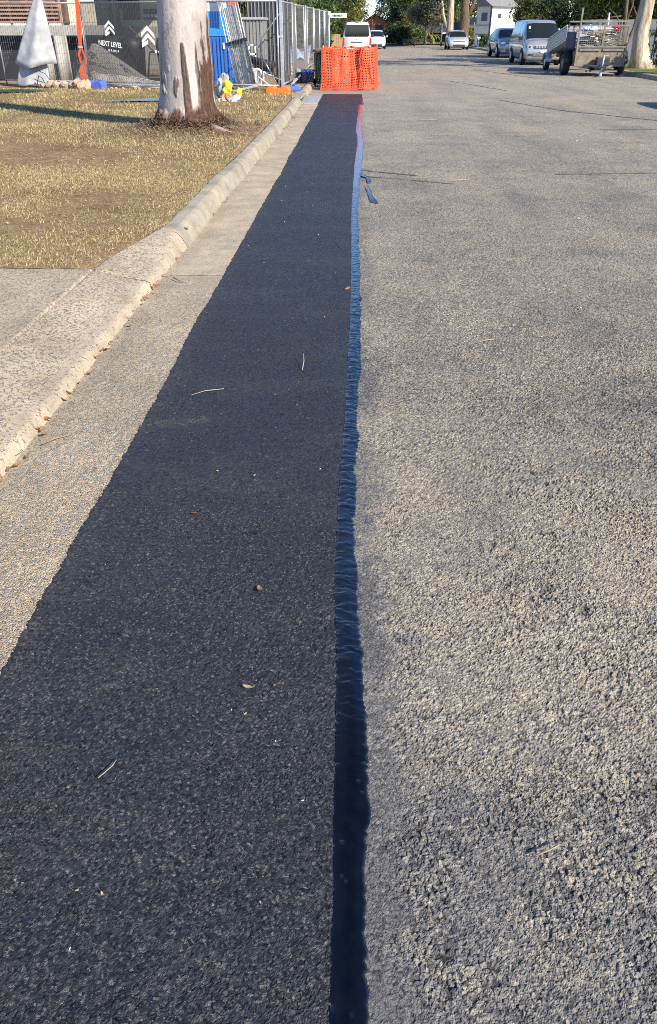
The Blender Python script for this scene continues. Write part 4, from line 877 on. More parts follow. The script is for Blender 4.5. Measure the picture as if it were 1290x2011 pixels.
# white chair
ch = thing('plastic_chair', (-3.35, 26.9, .12), 'white plastic chair standing behind the mesh fence', 'chair'); MB().box((0, 0, .42), (.42, .42, .03)).build('seat', 'white_plastic', ch, bevel=.01)
for x in (-.19, .19):
    for y in (-.19, .19): MB().tube([(x, y, 0), (x * .95, y * .95, .42)], .02, 6).build('leg', 'white_plastic', ch)
MB().box((0, .2, 1.02), (.42, .03, .05)).build('top_rail', 'white_plastic', ch); MB().box((0, .2, .78), (.42, .03, .05)).build('back_rail', 'white_plastic', ch)
for x in (-.19, 0, .19): MB().box((x, .2, .74), (.045, .03, .6)).build('back_slat', 'white_plastic', ch)
# wheelbarrow
wb = thing('wheelbarrow', (-2.75, 25.2, .12), 'dark steel wheelbarrow tipped behind the mesh fence', 'wheelbarrow')
MB().grid([[(-.35, -.2, .75), (.35, -.2, .62), (.40, .3, .62), (-.40, .3, .78)], [(-.2, -.05, .45), (.22, -.05, .38), (.25, .2, .38), (-.22, .2, .45)]], True).build('tray', 'dark_panel', wb, True, solid=.01)
for y in (-.2, .25): MB().tube([(-.85, y * 1.5, .95), (-.3, y, .5), (.5, y * .3, .2)], .018, 6).build('handle', 'galv', wb, True)
MB().lathe([(.06, -.04), (.2, -.045), (.22, 0), (.2, .045), (.06, .04)], 16, (.55, .03, .22), 'y').build('wheel', 'rubber', wb, True)
for y in (-.15, .2): MB().tube([(-.1, y, .45), (-.15, y, .0)], .016, 6).build('leg', 'galv', wb)
hc = MB()
for q in range(4): hc.tube([(-2.86 + (.16 + .008 * q) * math.cos(a), 24.6 + .03 * q - .02, .40 + (.20 + .005 * q) * math.sin(a)) for a in np.linspace(0, 2 * math.pi, 24)], .018, 6)
tag(hc.build('hose_coil', 'white_plastic', None, True), 'coil of white hose leaning against the mesh fence', 'hose')
tag(MB().tube([(-2.8, 24.2, .45), (-2.4, 24.2, .18)], .018, 6).build('pipe', 'white_plastic'), 'short white pipe offcut beside the hose coil', 'pipe')
tag(MB().tube([(-3.3, 22.95, .15), (-2.6, 23.05, .30)], .03, 6).build('pipe', 'galv_dull'), 'grey pipe lying on the verge along the fence rail', 'pipe')
# sand heap, blue sheet
P = []
for i in range(9):
    r_ = i / 8
    P.append([(-2.95 + 1.05 * r_ * math.cos(a), 33 + 1.4 * r_ * math.sin(a), .12 + .62 * (1 - r_) ** 1.2 + .03 * math.sin(5 * a + i)) for a in np.linspace(0, 2 * math.pi, 25)[:-1]])
tag(MB().grid(P, True).build('sand_heap', 'sand', None, True), 'pale sand heap beyond the corner of the fence', 'sand heap')
P = [[(-3.3 + .12 * j, 37 + .5 * i, .45 + .12 * math.sin(j * 1.1 + i) + .1 * i) for j in range(11)] for i in range(5)]
tag(MB().grid(P).build('tarp', 'pale_blue_plastic', None, True, solid=.02), 'crumpled light blue tarp behind the sand heap', 'tarp')
# plastic bags by the trunk
def bag(loc, s, mat, label, seed):
    bmx = bmesh.new(); bmesh.ops.create_icosphere(bmx, subdivisions=3, radius=1); rg = random.Random(seed); ph = [rg.uniform(0, 6) for _ in range(6)]
    for v_ in bmx.verts:
        c = v_.co; f = 1 + .22 * math.sin(5 * c.x + ph[0]) * math.sin(4 * c.z + ph[1]) + .16 * math.sin(9 * c.y + ph[2] + 5 * c.x) + .10 * math.sin(14 * c.z + ph[3] + 7 * c.x); v_.co = c * f
    me = bpy.data.meshes.new('bag'); bmx.to_mesh(me); bmx.free(); me.materials.append(MATS[mat]); o = bpy.data.objects.new('rubbish_bag', me); COL.objects.link(o); o.location = loc; o.scale = s; o.rotation_euler = (rg.uniform(-.3, .3), rg.uniform(-.3, .3), rg.uniform(0, 6)); return tag(o, label, 'bag')
bag((-3.22, 20.6, .36), (.16, .16, .28), 'white_cloth', 'limp white sack slumped behind the gum trunk', 1)
bag((-3.08, 20.4, .34), (.10, .12, .19), 'yellow_plastic', 'yellow plastic bag upright beside the gum trunk', 2)
bag((-3.07, 20.05, .20), (.15, .14, .09), 'terracotta', 'reddish rubbish bag low beside the gum trunk', 3)
bag((-2.90, 20.1, .17), (.22, .15, .06), 'pale_blue_plastic', 'pale blue plastic sheet crumpled beside the yellow bag', 4)
bag((-2.83, 20.6, .27), (.05, .06, .10), 'yellow_plastic', 'small yellow scrap beside the pale blue plastic', 5)
bag((-3.2, 20.0, .15), (.16, .10, .05), 'cream_sheet', 'cream plastic scrap at the foot of the rubbish bags', 6)

# ================================================================== ORANGE MESH BARRIER
br_ = thing('mesh_barrier', (-.3, 27, 0), 'orange plastic safety mesh barrier wrapped round pickets on the road', 'barrier')
def surf(s, t):     # s along the wrap, t up
    pts = [(-.80, -.80), (-.2, -.86), (.40, -.80), (.72, -.55), (.80, .2), (.86, 1.0), (.1, 1.1), (-.74, 1.0), (-.76, .1), (-.80, -.80)]; L = [0, .6, 1.2, 1.6, 2.35, 3.15, 3.95, 4.8, 5.7, 6.6]
    x = np.interp(s, L, [p[0] for p in pts]); y = np.interp(s, L, [p[1] for p in pts]); top = 1.06 + .015 * math.sin(s * 13) - .03 * math.sin(math.pi * min(1, s / 1.2))
    z = .0 + t * top; fold = (.04 * math.sin(t * 7 + s * 9) + .035 * math.sin(s * 23 + t * 3)) * (.22 + .78 * min(1, max(0, (s - 1.1) / .2)))
    fl = .07 * (1 - t)
    return Vector((x + fold * .5 + fl * (1 if 1.2 < s < 3.3 else (-.6 * (1 - s / 1.2) if s <= 1.2 else 0)), y + fold - fl, z))
ms = MB()
def strip(path, w, vert):
    P = []
    for s, t in path:
        p = surf(s, t); q = surf(s + (w / 2 if vert else 0), t + (0 if vert else w / 2)); r_ = surf(s - (w / 2 if vert else 0), t - (0 if vert else w / 2)); P.append([q, r_])
    ms.grid(P)
NS = 6.6
for i in range(16):
    t0 = i / 15; strip([(s, min(1, max(0, t0 + (.10 * (s - .6) if s < 1.2 else .06) * (1 - t0) * 1.0))) for s in np.linspace(0, NS, 120)], .027 if i not in (0, 15) else .05, False)
for i in range(88): s0 = NS * i / 87; strip([(min(NS, max(0, s0 + .04 * math.sin(t * 5))), t) for t in np.linspace(0, 1, 14)], .027, True)
ms.build('mesh_sheet', 'orange_mesh', br_, False, solid=.003)
for x, y in ((-.76, -.74), (.38, -.74), (.85, .95)):
    MB().tube([(x, y, 0), (x, y, 1.15)], .018, 6).build('picket', 'timber', br_); 
# crumpled surplus mesh hanging down the front right
ms = MB()
for i in range(9): ms.tube([(.32 + .012 * i + .03 * math.sin(t * 9 + i), -.90 - .02 * (i % 3), 1.1 - 1.06 * t) for t in np.linspace(0, 1, 12)], .009, 4)
for i in range(12): ms.tube([(.30 + .17 * u, -.92 - .03 * math.sin(u * 7 + i), .08 + i * .085 + .03 * math.sin(u * 5 + i)) for u in np.linspace(0, 1, 6)], .008, 4)
ms.build('loose_mesh', 'orange_mesh', br_)
# bottom spilled mesh
ms = MB()
for i in range(5): ms.tube([(-.8 + 1.5 * u, -1.0 - .05 * i + .03 * math.sin(u * 11 + i), .03 + .03 * abs(math.sin(u * 13 + i))) for u in np.linspace(0, 1, 22)], .010, 4)
ms.build('loose_mesh', 'orange_mesh', br_)
def wheelie(loc, rz, label):
    t = thing('wheelie_bin', loc, label, 'bin', None, rz)
    MB().box((0, 0, .50), (.46, .50, .84), taper=1.16).build('body', 'dark_green', t, bevel=.03); MB().box((0, -.02, .97), (.58, .64, .07)).build('lid', 'dark_green', t, bevel=.02)
    MB().tube([(-.24, .33, .90), (.24, .33, .90)], .018, 6).build('handle', 'black_plastic', t)
    for x in (-.25, .25): MB().lathe([(.02, -.03), (.10, -.035), (.11, 0), (.10, .035), (.02, .03)], 14, (x, .22, .11), 'x').build('wheel', 'rubber', t, True)
    return t
wheelie((-1.13, 27.9, 0), R(10), 'dark green wheelie bin standing between kerb and orange barrier'); wheelie((.05, 28.3, 0), R(-15), 'dark green wheelie bin enclosed by the orange barrier')
cr = thing('blue_crate', (-1.68, 27.6, .13), 'dark blue crate with brighter blue lid by the kerb', 'crate'); MB().box((0, 0, .14), (.50, .45, .26), taper=1.1).build('body', 'navy', cr, bevel=.02); MB().box((.08, 0, .31), (.42, .45, .08)).build('lid', 'blue_plastic', cr, bevel=.02)
tag(MB().tube([(-2.0, 26.2, .15), (-1.72, 28.0, .42)], .035, 6).build('pipe', 'galv_dull'), 'grey pipe leaning on the blue crate', 'pipe')
# red-stained asphalt strip is plain ground; street sign
sg = thing('street_sign', (-1.62, 30, .13), 'white street name sign on a thin steel pole behind barrier', 'street sign'); sg.location = (-1.02, 30.4, .0)
MB().tube([(0, 0, 0), (0, 0, 2.02)], .026, 8).build('pole', 'galv', sg, True); MB().box((.30, 0, 1.93), (.58, .015, .12)).build('blade', 'white_plastic', sg, bevel=.004)
MB().box((.0, 0, 2.0), (.08, .05, .10)).build('cap', 'white_plastic', sg)
for i in range(7): MB().box((.13 + i * .045, -.012, 1.93), (.03, .006, .055)).build('printed_mark', 'dark_panel', sg)
# ================================================================== VEHICLES
def section(w, wt, zb, zbelt, ztop):
    zm = zb + (zbelt - zb) * .55
    half = [(w * .86, zb), (w * .97, zb + .10), (w, zm), (w * .975, zbelt), ((w * .975 + wt) / 2 + .012, (zbelt + ztop - .07) / 2), (wt, ztop - .075), (wt * .90, ztop - .022), (wt * .5, ztop)]
    return [(-x, z) for x, z in half] + [(x, z) for x, z in half[::-1]]
def vehicle(name, label, cat, st, Wd, paint, glass_side, screen, rear, wheels, wr, loc, rz, group=None):
    """st: stations (y, zb, zbelt, ztop, w_frac, wt_frac); glass_side: list of station spans; screen/rear: station spans for windscreens"""
    t = thing(name, loc, label, cat, group, rz); w = Wd / 2
    ys = []; rows = []
    for a, b in zip(st[:-1], st[1:]):
        n = max(1, int((b[0] - a[0]) / .16))
        for q in range(n):
            u = q / n; ys.append([x + (y - x) * u for x, y in zip(a, b)])
    ys.append(list(st[-1]))
    G = [[(x, s_[0], z) for x, z in section(w * s_[4], w * s_[5], s_[1], s_[2], s_[3])] for s_ in ys]
    m = MB().grid(G, True); n = 16; m.f.append(tuple(range(n))[::-1]); m.f.append(tuple((len(G) - 1) * n + q for q in range(n)))
    b_ = m.build('body', paint, t, True)
    def patch_(nm, y0, y1, j0, j1, mat, off=.006):
        rws = [r for r, s_ in zip(G, ys) if y0 - 1e-6 <= s_[0] <= y1 + 1e-6]; P = []
        for r in rws:
            P.append([r[j % 16] for j in range(j0, j1 + 1)])
        if len(P) < 2: return
        cen = Vector((0, (y0 + y1) / 2, .8)); mm = MB().grid(P); o = mm.build(nm, mat, t, True)
        for v_ in o.data.vertices:
            d = Vector((v_.co.x, 0, max(0, v_.co.z - .9))); 
            if d.length > 0: v_.co += d.normalized() * off
            if nm in ('windscreen',): v_.co.y -= off
            if nm in ('rear_window',): v_.co.y += off
        return o
    for y0, y1 in glass_side: patch_('side_window', y0, y1, 3, 5, 'car_glass'); patch_('side_window', y0, y1, 10, 12, 'car_glass')
    if screen: patch_('windscreen', screen[0], screen[1], 5, 10, 'car_glass', .008)
    if rear: patch_('rear_window', rear[0], rear[1], 5, 10, 'car_glass', .008)
    for yw in wheels:
        for s_ in (-1, 1):
            MB().lathe([(wr + .05, 0), (wr + .05, .012), (.0, .012)], 20, (s_ * (w + .003) - (.012 if s_ < 0 else 0), yw, wr + .02), 'x').build('wheel_arch', 'black_plastic', t)
            wh = MB().lathe([(wr * .62, -.09), (wr * .95, -.10), (wr, -.07), (wr, .07), (wr * .95, .10), (wr * .62, .09)], 20, (s_ * (w - .075), yw, wr), 'x').build('wheel', 'rubber', t, True)
            MB().lathe([(wr * .63, 0), (wr * .45, .02 * s_), (wr * .12, .0), (0, .01 * s_)], 14, (s_ * (w + .018), yw, wr), 'x').build('rim', 'alu', wh, True)
    MB().box((0, (st[0][0] + st[-1][0]) / 2, st[3][1] + .02), (Wd * .8, (st[-1][0] - st[0][0]) * .8, .12)).build('underbody', 'black_plastic', t)
    return t
def vpart(t, c, d, name, mat, rot=None, bev=.015): return MB().box(c, d, rot).build(name, mat, t, bevel=bev)
VAN = [(0, .34, .62, .72, .86, .72), (.06, .26, .72, .88, .95, .80), (.30, .24, .92, 1.06, .99, .86), (.62, .24, 1.06, 1.16, 1.0, .87), (1.40, .24, 1.12, 1.80, 1.0, .79), (1.75, .24, 1.14, 1.93, 1.0, .77), (2.6, .24, 1.14, 1.96, 1.0, .77), (4.7, .26, 1.14, 1.94, 1.0, .76), (4.95, .30, 1.13, 1.90, .99, .74), (5.08, .36, 1.08, 1.80, .95, .70)]
# silver van facing the camera
vn_ = vehicle('parked_van', 'silver van parked nose first behind the box trailer', 'van', VAN, 1.90, 'silver_paint', [(1.0, 2.15), (2.3, 4.7)], (.62, 1.45), None, (.95, 4.05), .34, (9.20, 44.7, 0), 0)
for s_ in (-1, 1):
    vpart(vn_, (s_ * .74, .065, .80), (.22, .10, .17), 'headlight', 'lamp'); vpart(vn_, (s_ * .74, .05, .80), (.10, .1, .10), 'headlight_core', 'dark_panel')
    vpart(vn_, (s_ * 1.06, .98, 1.16), (.20, .10, .16), 'mirror', 'black_plastic'); vpart(vn_, (s_ * .70, .00, .46), (.20, .06, .09), 'fog_lamp', 'dark_panel')
gr = vpart(vn_, (0, -.005, .80), (1.0, .08, .12), 'grille', 'galv_dull')
for i in range(13): MB().box((-.46 + i * .077, -.05, .80), (.018, .02, .10)).build('grille_bar', 'dark_panel', gr)
vpart(vn_, (0, -.02, .47), (1.1, .07, .14), 'lower_grille', 'dark_panel')
for i in range(4): MB().box((0, -.06, .42 + i * .035), (1.08, .012, .012)).build('grille_bar', 'galv_dull', vn_)
vpart(vn_, (0, -.065, .60), (.40, .02, .11), 'number_plate', 'plate'); MB().tube([(-.8, .30, 1.075), (0, .22, 1.10), (.8, .30, 1.075)], .008, 6).build('bonnet_seam', 'dark_panel', vn_); vpart(vn_, (-.66, 1.02, 1.62), (.10, .02, .12), 'sticker', 'plate')
# white van seen from behind
wv = vehicle('parked_van', 'white van seen from behind, parked beyond the orange barrier', 'van', VAN, 1.88, 'white_paint', [(1.0, 2.15), (2.3, 4.7)], (.62, 1.45), None, (.95, 4.05), .34, (-.16, 63.0, 0), math.pi)
rw = [(-.74, 1.74), (-.79, 1.20), (-.74, 1.14), (.74, 1.14), (.79, 1.20), (.74, 1.74), (.68, 1.79), (-.68, 1.79)]
MB().prism([(x, z) for x, z in rw], .02, 5.085).build('rear_window', 'car_glass', wv); vpart(wv, (0, 5.09, .83), (.74, .03, .05), 'handle_trim', 'dark_panel'); vpart(wv, (0, 5.09, 1.0), (.07, .02, .07), 'badge', 'chrome'); vpart(wv, (-.05, 5.09, .66), (.4, .02, .11), 'number_plate', 'plate')
vpart(wv, (0, 5.06, .42), (1.78, .16, .20), 'bumper', 'white_paint', None, .05); vpart(wv, (0, 5.03, 1.90), (.26, .06, .03), 'brake_light', 'dark_panel')
for s_ in (-1, 1): vpart(wv, (s_ * .86, 5.04, .86), (.11, .10, .44), 'tail_light', 'red_lamp'); vpart(wv, (s_ * 1.04, 1.0, 1.16), (.20, .10, .18), 'mirror', 'black_plastic')
HATCH = [(0, .30, .48, .58, .84, .70), (.08, .22, .58, .70, .94, .78), (.5, .20, .76, .85, .99, .84), (1.05, .20, .88, .96, 1.0, .84), (1.75, .20, .93, 1.37, 1.0, .72), (2.3, .20, .95, 1.46, 1.0, .70), (3.2, .20, .96, 1.43, 1.0, .69), (3.75, .22, .96, 1.28, .99, .70), (4.1, .26, .92, 1.02, .97, .76), (4.25, .32, .75, .85, .90, .74)]
hc_ = vehicle('parked_hatchback', 'pale silver hatchback parked facing us under the far gum', 'car', HATCH, 1.78, 'pale_paint', [(1.3, 3.6)], (1.05, 1.75), (3.2, 4.1), (.85, 3.45), .31, (8.75, 79.0, 0), 0)
def face(t, zl, zg, zp, wl, wd):
    for s_ in (-1, 1): vpart(t, (s_ * wl, .10, zl), (.32, .10, .13), 'headlight', 'lamp'); vpart(t, (s_ * (wd + .08), 1.35, .98), (.18, .10, .13), 'mirror', 'silver_paint')
    vpart(t, (0, .03, zg), (1.0, .05, .05), 'grille', 'dark_panel'); vpart(t, (0, .005, zp - .17), (1.05, .05, .14), 'lower_grille', 'dark_panel'); vpart(t, (0, -.02, zp), (.37, .02, .10), 'number_plate', 'plate'); vpart(t, (0, .0, zg), (.10, .04, .09), 'badge', 'chrome')
face(hc_, .64, .63, .48, .66, .9)
SUV = [(0, .36, .60, .72, .86, .74), (.08, .28, .72, .86, .95, .80), (.5, .26, .92, 1.02, .99, .85), (1.15, .26, 1.02, 1.10, 1.0, .85), (1.85, .26, 1.06, 1.52, 1.0, .73), (2.4, .26, 1.08, 1.62, 1.0, .71), (3.5, .26, 1.10, 1.60, 1.0, .70), (4.15, .28, 1.10, 1.45, .99, .70), (4.4, .32, 1.05, 1.15, .97, .76), (4.5, .38, .9, 1.0, .92, .74)]
sv = vehicle('parked_wagon', 'blue tinted silver wagon parked behind the silver van', 'car', SUV, 1.84, 'silver_sky_tint_paint', [(1.4, 4.0)], (1.15, 1.85), (3.5, 4.4), (.9, 3.6), .36, (9.72, 56.5, 0), R(2)); face(sv, .80, .78, .58, .68, .92)
s2 = vehicle('parked_wagon', 'dark wagon out of view whose shadow tip reaches the road', 'car', SUV, 1.84, 'silver_sky_tint_paint', [(1.4, 4.0)], (1.15, 1.85), (3.5, 4.4), (.9, 3.6), .36, (9.25, 16.3, 0), 0); face(s2, .80, .78, .58, .68, .92)
wc = vehicle('parked_hatchback', 'white hatchback far down the street beyond the white van', 'car', HATCH, 1.74, 'white_paint', [(1.3, 3.6)], (1.05, 1.75), (3.2, 4.1), (.85, 3.45), .31, (1.55, 82.0, 0), 0); face(wc, .64, .63, .48, .66, .9)

# ---- aluminium box trailer (nose tipped up)
bt = thing('box_trailer', (9.35, 37.0, 0), 'aluminium box trailer with ribbed side, tipped nose up at the kerb', 'trailer')
TL = math.atan2(-.52, 3.4)
def trp(c, d, name, mat, bev=0): # tilted about the axle
    M = Matrix.Rotation(TL, 3, 'X'); p = M @ Vector((c[0], c[1] - 2.4, c[2] - .62)); o = MB().box((0, 0, 0), d, M).build(name, mat, bt, bevel=bev); o.location = (p.x, p.y + 2.4, p.z + .62); return o
for s_ in (-1, 1):
    trp((s_ * .88, 1.8, 1.05), (.03, 3.5, .52), 'side_panel', 'alu'); trp((s_ * .895, 1.8, 1.32), (.06, 3.54, .05), 'top_rail', 'galv')
    for q in range(4): trp((s_ * .897, 1.8, .88 + q * .115), (.014, 3.48, .03), 'rib', 'alu')
trp((0, .05, 1.05), (1.78, .03, .52), 'head_board', 'alu'); trp((0, 3.55, 1.05), (1.78, .03, .52), 'tail_gate', 'alu'); trp((0, 1.8, .80), (1.74, 3.5, .04), 'floor', 'galv_dull'); trp((0, 1.8, .70), (.9, 3.4, .10), 'chassis', 'black_plastic'); trp((0, -.6, .72), (.10, 1.3, .08), 'drawbar', 'galv_dull')
for s_ in (-1, 1):
    wh = MB().lathe([(.17, -.09), (.27, -.10), (.29, -.07), (.29, .07), (.27, .10), (.17, .09)], 20, (s_ * 1.02, 2.7, .29), 'x').build('wheel', 'rubber', bt, True); MB().lathe([(.17, 0), (.1, .02 * s_), (0, .02 * s_)], 12, (s_ * 1.10, 2.7, .29), 'x').build('rim', 'galv', wh, True)
    P = [[(s_ * (1.02 + k_), 2.7 + .37 * math.cos(a), .31 + .37 * math.sin(a)) for a in np.linspace(.0, math.pi, 9)] for k_ in (-.13, .13)]; MB().grid(P).build('mudguard', 'galv', bt, True, solid=.01)
MB().box((0, 2.7, .29), (1.9, .06, .06)).build('axle', 'black_plastic', bt)
# ---- cage trailer with load
cg = thing('cage_trailer', (9.28, 34.6, 0), 'worn steel cage trailer loaded with sticks, jockey wheel down', 'trailer')
MB().box((0, 0, .63), (1.78, .04, .62)).build('front_plate', 'rusty_steel', cg); MB().box((0, 1.9, .63), (1.78, .04, .62)).build('tail_plate', 'rusty_steel', cg)
for s_ in (-1, 1):
    MB().box((s_ * .89, .95, .63), (.04, 1.9, .62)).build('side_plate', 'rusty_steel', cg)
    for y in (0, .95, 1.9): MB().box((s_ * .92, y - .02, 1.0), (.06, .06, 1.36)).build('cage_post', 'cage_steel', cg)
    for z in (1.02, 1.66): MB().box((s_ * .92, .95, z), (.045, 1.9, .045)).build('cage_rail', 'cage_steel', cg)
for y in (-.02, 1.9):
    for z in (.975, 1.66, 1.80): MB().box((0, y - .012, z), (1.80, .045, .05)).build('cage_rail', 'cage_steel', cg)
    MB().box((.0, y - .014, 1.3), (.05, .04, .66)).build('cage_post', 'cage_steel', cg)
for x0 in (-.44, .44): MB().box((x0, -.05, .88), (.78, .05, .07)).build('pressed_rail', 'cage_steel', cg)
MB().box((-.92, -.03, 1.95), (.06, .06, .55)).build('corner_pole', 'cage_steel', cg)
m = MB()
for i in range(1, 22): m.box((-.89 + i * .081, -.02, 1.31), (.008, .006, .64))
for i in range(1, 10): m.box((0, -.02, .98 + i * .07), (1.78, .006, .008))
m.build('wire_mesh', 'cage_steel', cg)
m = MB()
for s_ in (-1, 1):
    for i in range(1, 22): m.box((s_ * .92, i * .086, 1.31), (.006, .008, .64))
    for i in range(1, 10): m.box((s_ * .92, .95, .98 + i * .07), (.006, 1.9, .008))
m.build('wire_mesh', 'cage_steel', cg); MB().box((0, .95, .36), (1.74, 1.86, .04)).build('floor', 'rusty_steel', cg)
for s_ in (-1, 1):
    wh = MB().lathe([(.20, -.11), (.35, -.13), (.375, -.09), (.375, .09), (.35, .13), (.20, .11)], 22, (s_ * 1.08, .95, .375), 'x').build('wheel', 'rubber', cg, True); MB().lathe([(.20, 0), (.12, .03 * s_), (0, .03 * s_)], 14, (s_ * 1.18, .95, .375), 'x').build('rim', 'cage_steel', wh, True)
    P = [[(s_ * (1.08 + k_), .95 + .46 * math.cos(a), .40 + .46 * math.sin(a)) for a in np.linspace(.0, math.pi, 9)] for k_ in (-.16, .16)]; MB().grid(P).build('mudguard', 'black_plastic', cg, True, solid=.012)
MB().box((0, .95, .375), (2.1, .07, .07)).build('axle', 'black_plastic', cg)
for s_ in (-1, 1): MB().tube([(s_ * .55, .0, .36), (.0, -1.25, .33)], .04, 6).build('drawbar', 'cage_steel', cg)
MB().tube([(-.12, -.95, .14), (-.10, -.95, .72)], .03, 8).build('jockey_post', 'galv', cg, True); MB().tube([(-.10, -.95, .72), (.06, -.95, .70)], .015, 6).build('jockey_handle', 'galv', cg); MB().lathe([(.02, -.04), (.09, -.04), (.10, 0), (.09, .04), (.02, .04)], 14, (-.14, -.95, .10), 'x').build('jockey_wheel', 'pale_blue_plastic', cg, True)
MB().box((.05, -.25, .50), (.5, .3, .30)).build('winch_box', 'dark_panel', cg, bevel=.04); MB().box((.0, -.5, .18), (1.2, .07, .05)).build('step_bar', 'cage_steel', cg)
g2 = random.Random(77)
for i in range(46):
    x = g2.uniform(-.8, .5); y = g2.uniform(.1, 1.7); z = g2.uniform(.98, 1.55); a = g2.uniform(-.35, .35); L = g2.uniform(.4, .9)
    o = MB().tube([(0, 0, 0), (min(L, .83 - x) * math.cos(a), .05, L * math.sin(a) * .35)], g2.uniform(.012, .03), 5).build('stick', g2.choice(['stick', 'pale_stick', 'rusty_steel', 'white_plastic']), None); o.location = (9.28 + x, 34.6 + y, min(z, 1.6)); tag(o, 'cut stick or batten piled in the cage trailer load', 'stick', 'sticks in the cage trailer')
bag((9.9, 35.2, 1.58), (.14, .12, .09), 'red_lamp', 'red plastic bag on top of the cage trailer load', 11); bag((9.0, 35.6, 1.5), (.3, .3, .14), 'pale_blue_plastic', 'lilac plastic bundle in the cage trailer load', 12)
tag(MB().lathe([(.0, 0), (.05, 0), (.05, .25), (.03, .33), (.03, .45), (.0, .45)], 10, (9.45, 34.9, 1.62)).build('bottle', 'white_plastic', None, True), 'tall white bottle standing on the trailer load', 'bottle')
P = [[(8.30 + .03 * math.sin(y * 8), 34.75 + y, 1.45 - .45 * y * 0 - z) for y in np.linspace(.15, 1.6, 8)] for z in np.linspace(0, .62, 6)]
tag(MB().grid(P).build('tarp', 'navy', None, True, solid=.015), 'dark navy tarp hanging down the cage trailer side', 'tarp')

# ================================================================== TREES AND PLANTS
def tree(name, loc, label, bark, trunk_pts, trunk_r, limbs, crowns, mat, group=None, cat='tree'):
    t = thing(name, loc, label, cat, group)
    MB().tube(trunk_pts, trunk_r, 14).build('trunk', bark, t, True)
    for pts, r in limbs: MB().tube(pts, r, 8).build('limb', bark, t, True)
    for a, kw in crowns: crown(t, mat, *a, **kw)
    return t
def C_(n, per, rx, ry, rz, cz, leaf_, seed, dx=0, dy=0, **kw): return ((n, per, rx, ry, rz, cz, leaf_, seed), kw)
# right-hand gums by the trailers
tree('gum_tree', (11.95, 38.4, .13), 'pale sunlit gum trunk flaring on the grass beside the cage trailer', 'pale_bark', [(.15, 0, -.1), (.05, 0, .35), (-.1, 0, 1.2), (-.05, 0, 3.0), (.1, .1, 6), (.0, .2, 9)], [.62, .40, .31, .28, .22, .12],
     [([(0, 0, 5), (1.2, .3, 7), (2.2, .6, 9)], [.15, .09, .04]), ([(0, 0, 5.5), (-1.1, .8, 7.5), (-1.8, 1.2, 9)], [.14, .08, .04])], [C_(46, 110, 3.2, 3.2, 2.0, 10.2, .12, 31, cl=.8)], 'leaf_olive')
tree('gum_sapling', (11.75, 40.3, .13), 'grey multi-stem sapling with bare branches left of the pale gum', 'dark_bark', [(0, 0, 0), (.0, 0, .8), (-.1, 0, 1.6), (-.25, 0, 3.5), (-.3, 0, 5)], [.15, .11, .08, .06, .03],
     [([(0, 0, .5), (.35, .1, 1.4), (.5, .1, 2.6), (.45, 0, 4)], [.09, .06, .05, .02]), ([(-.1, 0, 1.2), (-.5, 0, 1.9), (-.9, 0, 2.2)], [.05, .03, .012]), ([(-.3, 0, 1.9), (-.8, 0, 1.85), (-1.1, 0, 2.15), (-.9, 0, 2.4)], [.03, .02, .015, .01]), ([(.4, .1, 1.9), (.0, .1, 2.5), (-.1, 0, 3.2)], [.04, .03, .02]), ([(-.1, 0, 1.5), (.1, 0, 2.3), (.0, 0, 3.4)], [.05, .04, .02])], [C_(16, 70, 1.3, 1.3, .8, 5.2, .09, 32, cl=.45)], 'leaf_olive')
for i, (x, y, lab) in enumerate(((16.0, 44.5, 'tall gum beyond the right verge that shades the far road'), (18.6, 51.0, 'tall gum by the grey garage that shades the far road'))):
    tree('gum_tree', (x, y, .13), lab, 'pale_bark', [(0, 0, -.1), (0, 0, 1.5), (.1, 0, 5), (0, 0, 8)], [.36, .30, .22, .1], [([(0, 0, 4.2), (-1.4, .3, 6.2), (-2.2, .5, 7.5)], [.14, .09, .04]), ([(0, 0, 4.6), (1.2, .5, 6.5), (2, .8, 7.8)], [.14, .09, .04])], [C_(60, 100, 3.4, 3.0, 1.7, 8.0, .13, 35 + i, cl=.8)], 'leaf_olive')
sh_ = thing('broadleaf_shrub', (11.55, 33.6, .13), 'leafy green shrub standing at the right kerb past the pale gum', 'shrub'); MB().tube([(0, 0, 0), (.05, 0, .8), (0, 0, 1.5)], [.05, .04, .02], 8).build('trunk', 'dark_bark', sh_, True); crown(sh_, 'leaf_mid', 46, 46, .62, .62, .85, .95, .085, 33, cl=.22, low=.05)
def bushy(name, x, y, label, mat, rx, ry, rz, cz, n, per, leaf_, seed, cl, trunkh=None, group=None, bark='dark_bark', low=.05, cat='tree', tr=.16):
    t = thing(name, (x, y, .1), label, cat, group); th = trunkh or cz
    MB().tube([(0, 0, 0), (.1, 0, th * .5), (0, 0, th)], [tr, tr * .8, tr * .4], 8).build('trunk', bark, t, True)
    for q in range(4): a = q * 1.57 + seed; MB().tube([(0, 0, th * .55), (rx * .35 * math.cos(a), ry * .35 * math.sin(a), cz), (rx * .6 * math.cos(a), ry * .6 * math.sin(a), cz + rz * .4)], [tr * .5, tr * .35, .03], 6).build('limb', bark, t, True)
    crown(t, mat, n, per, rx, ry, rz, cz, leaf_, seed, cl=cl, low=low); return t
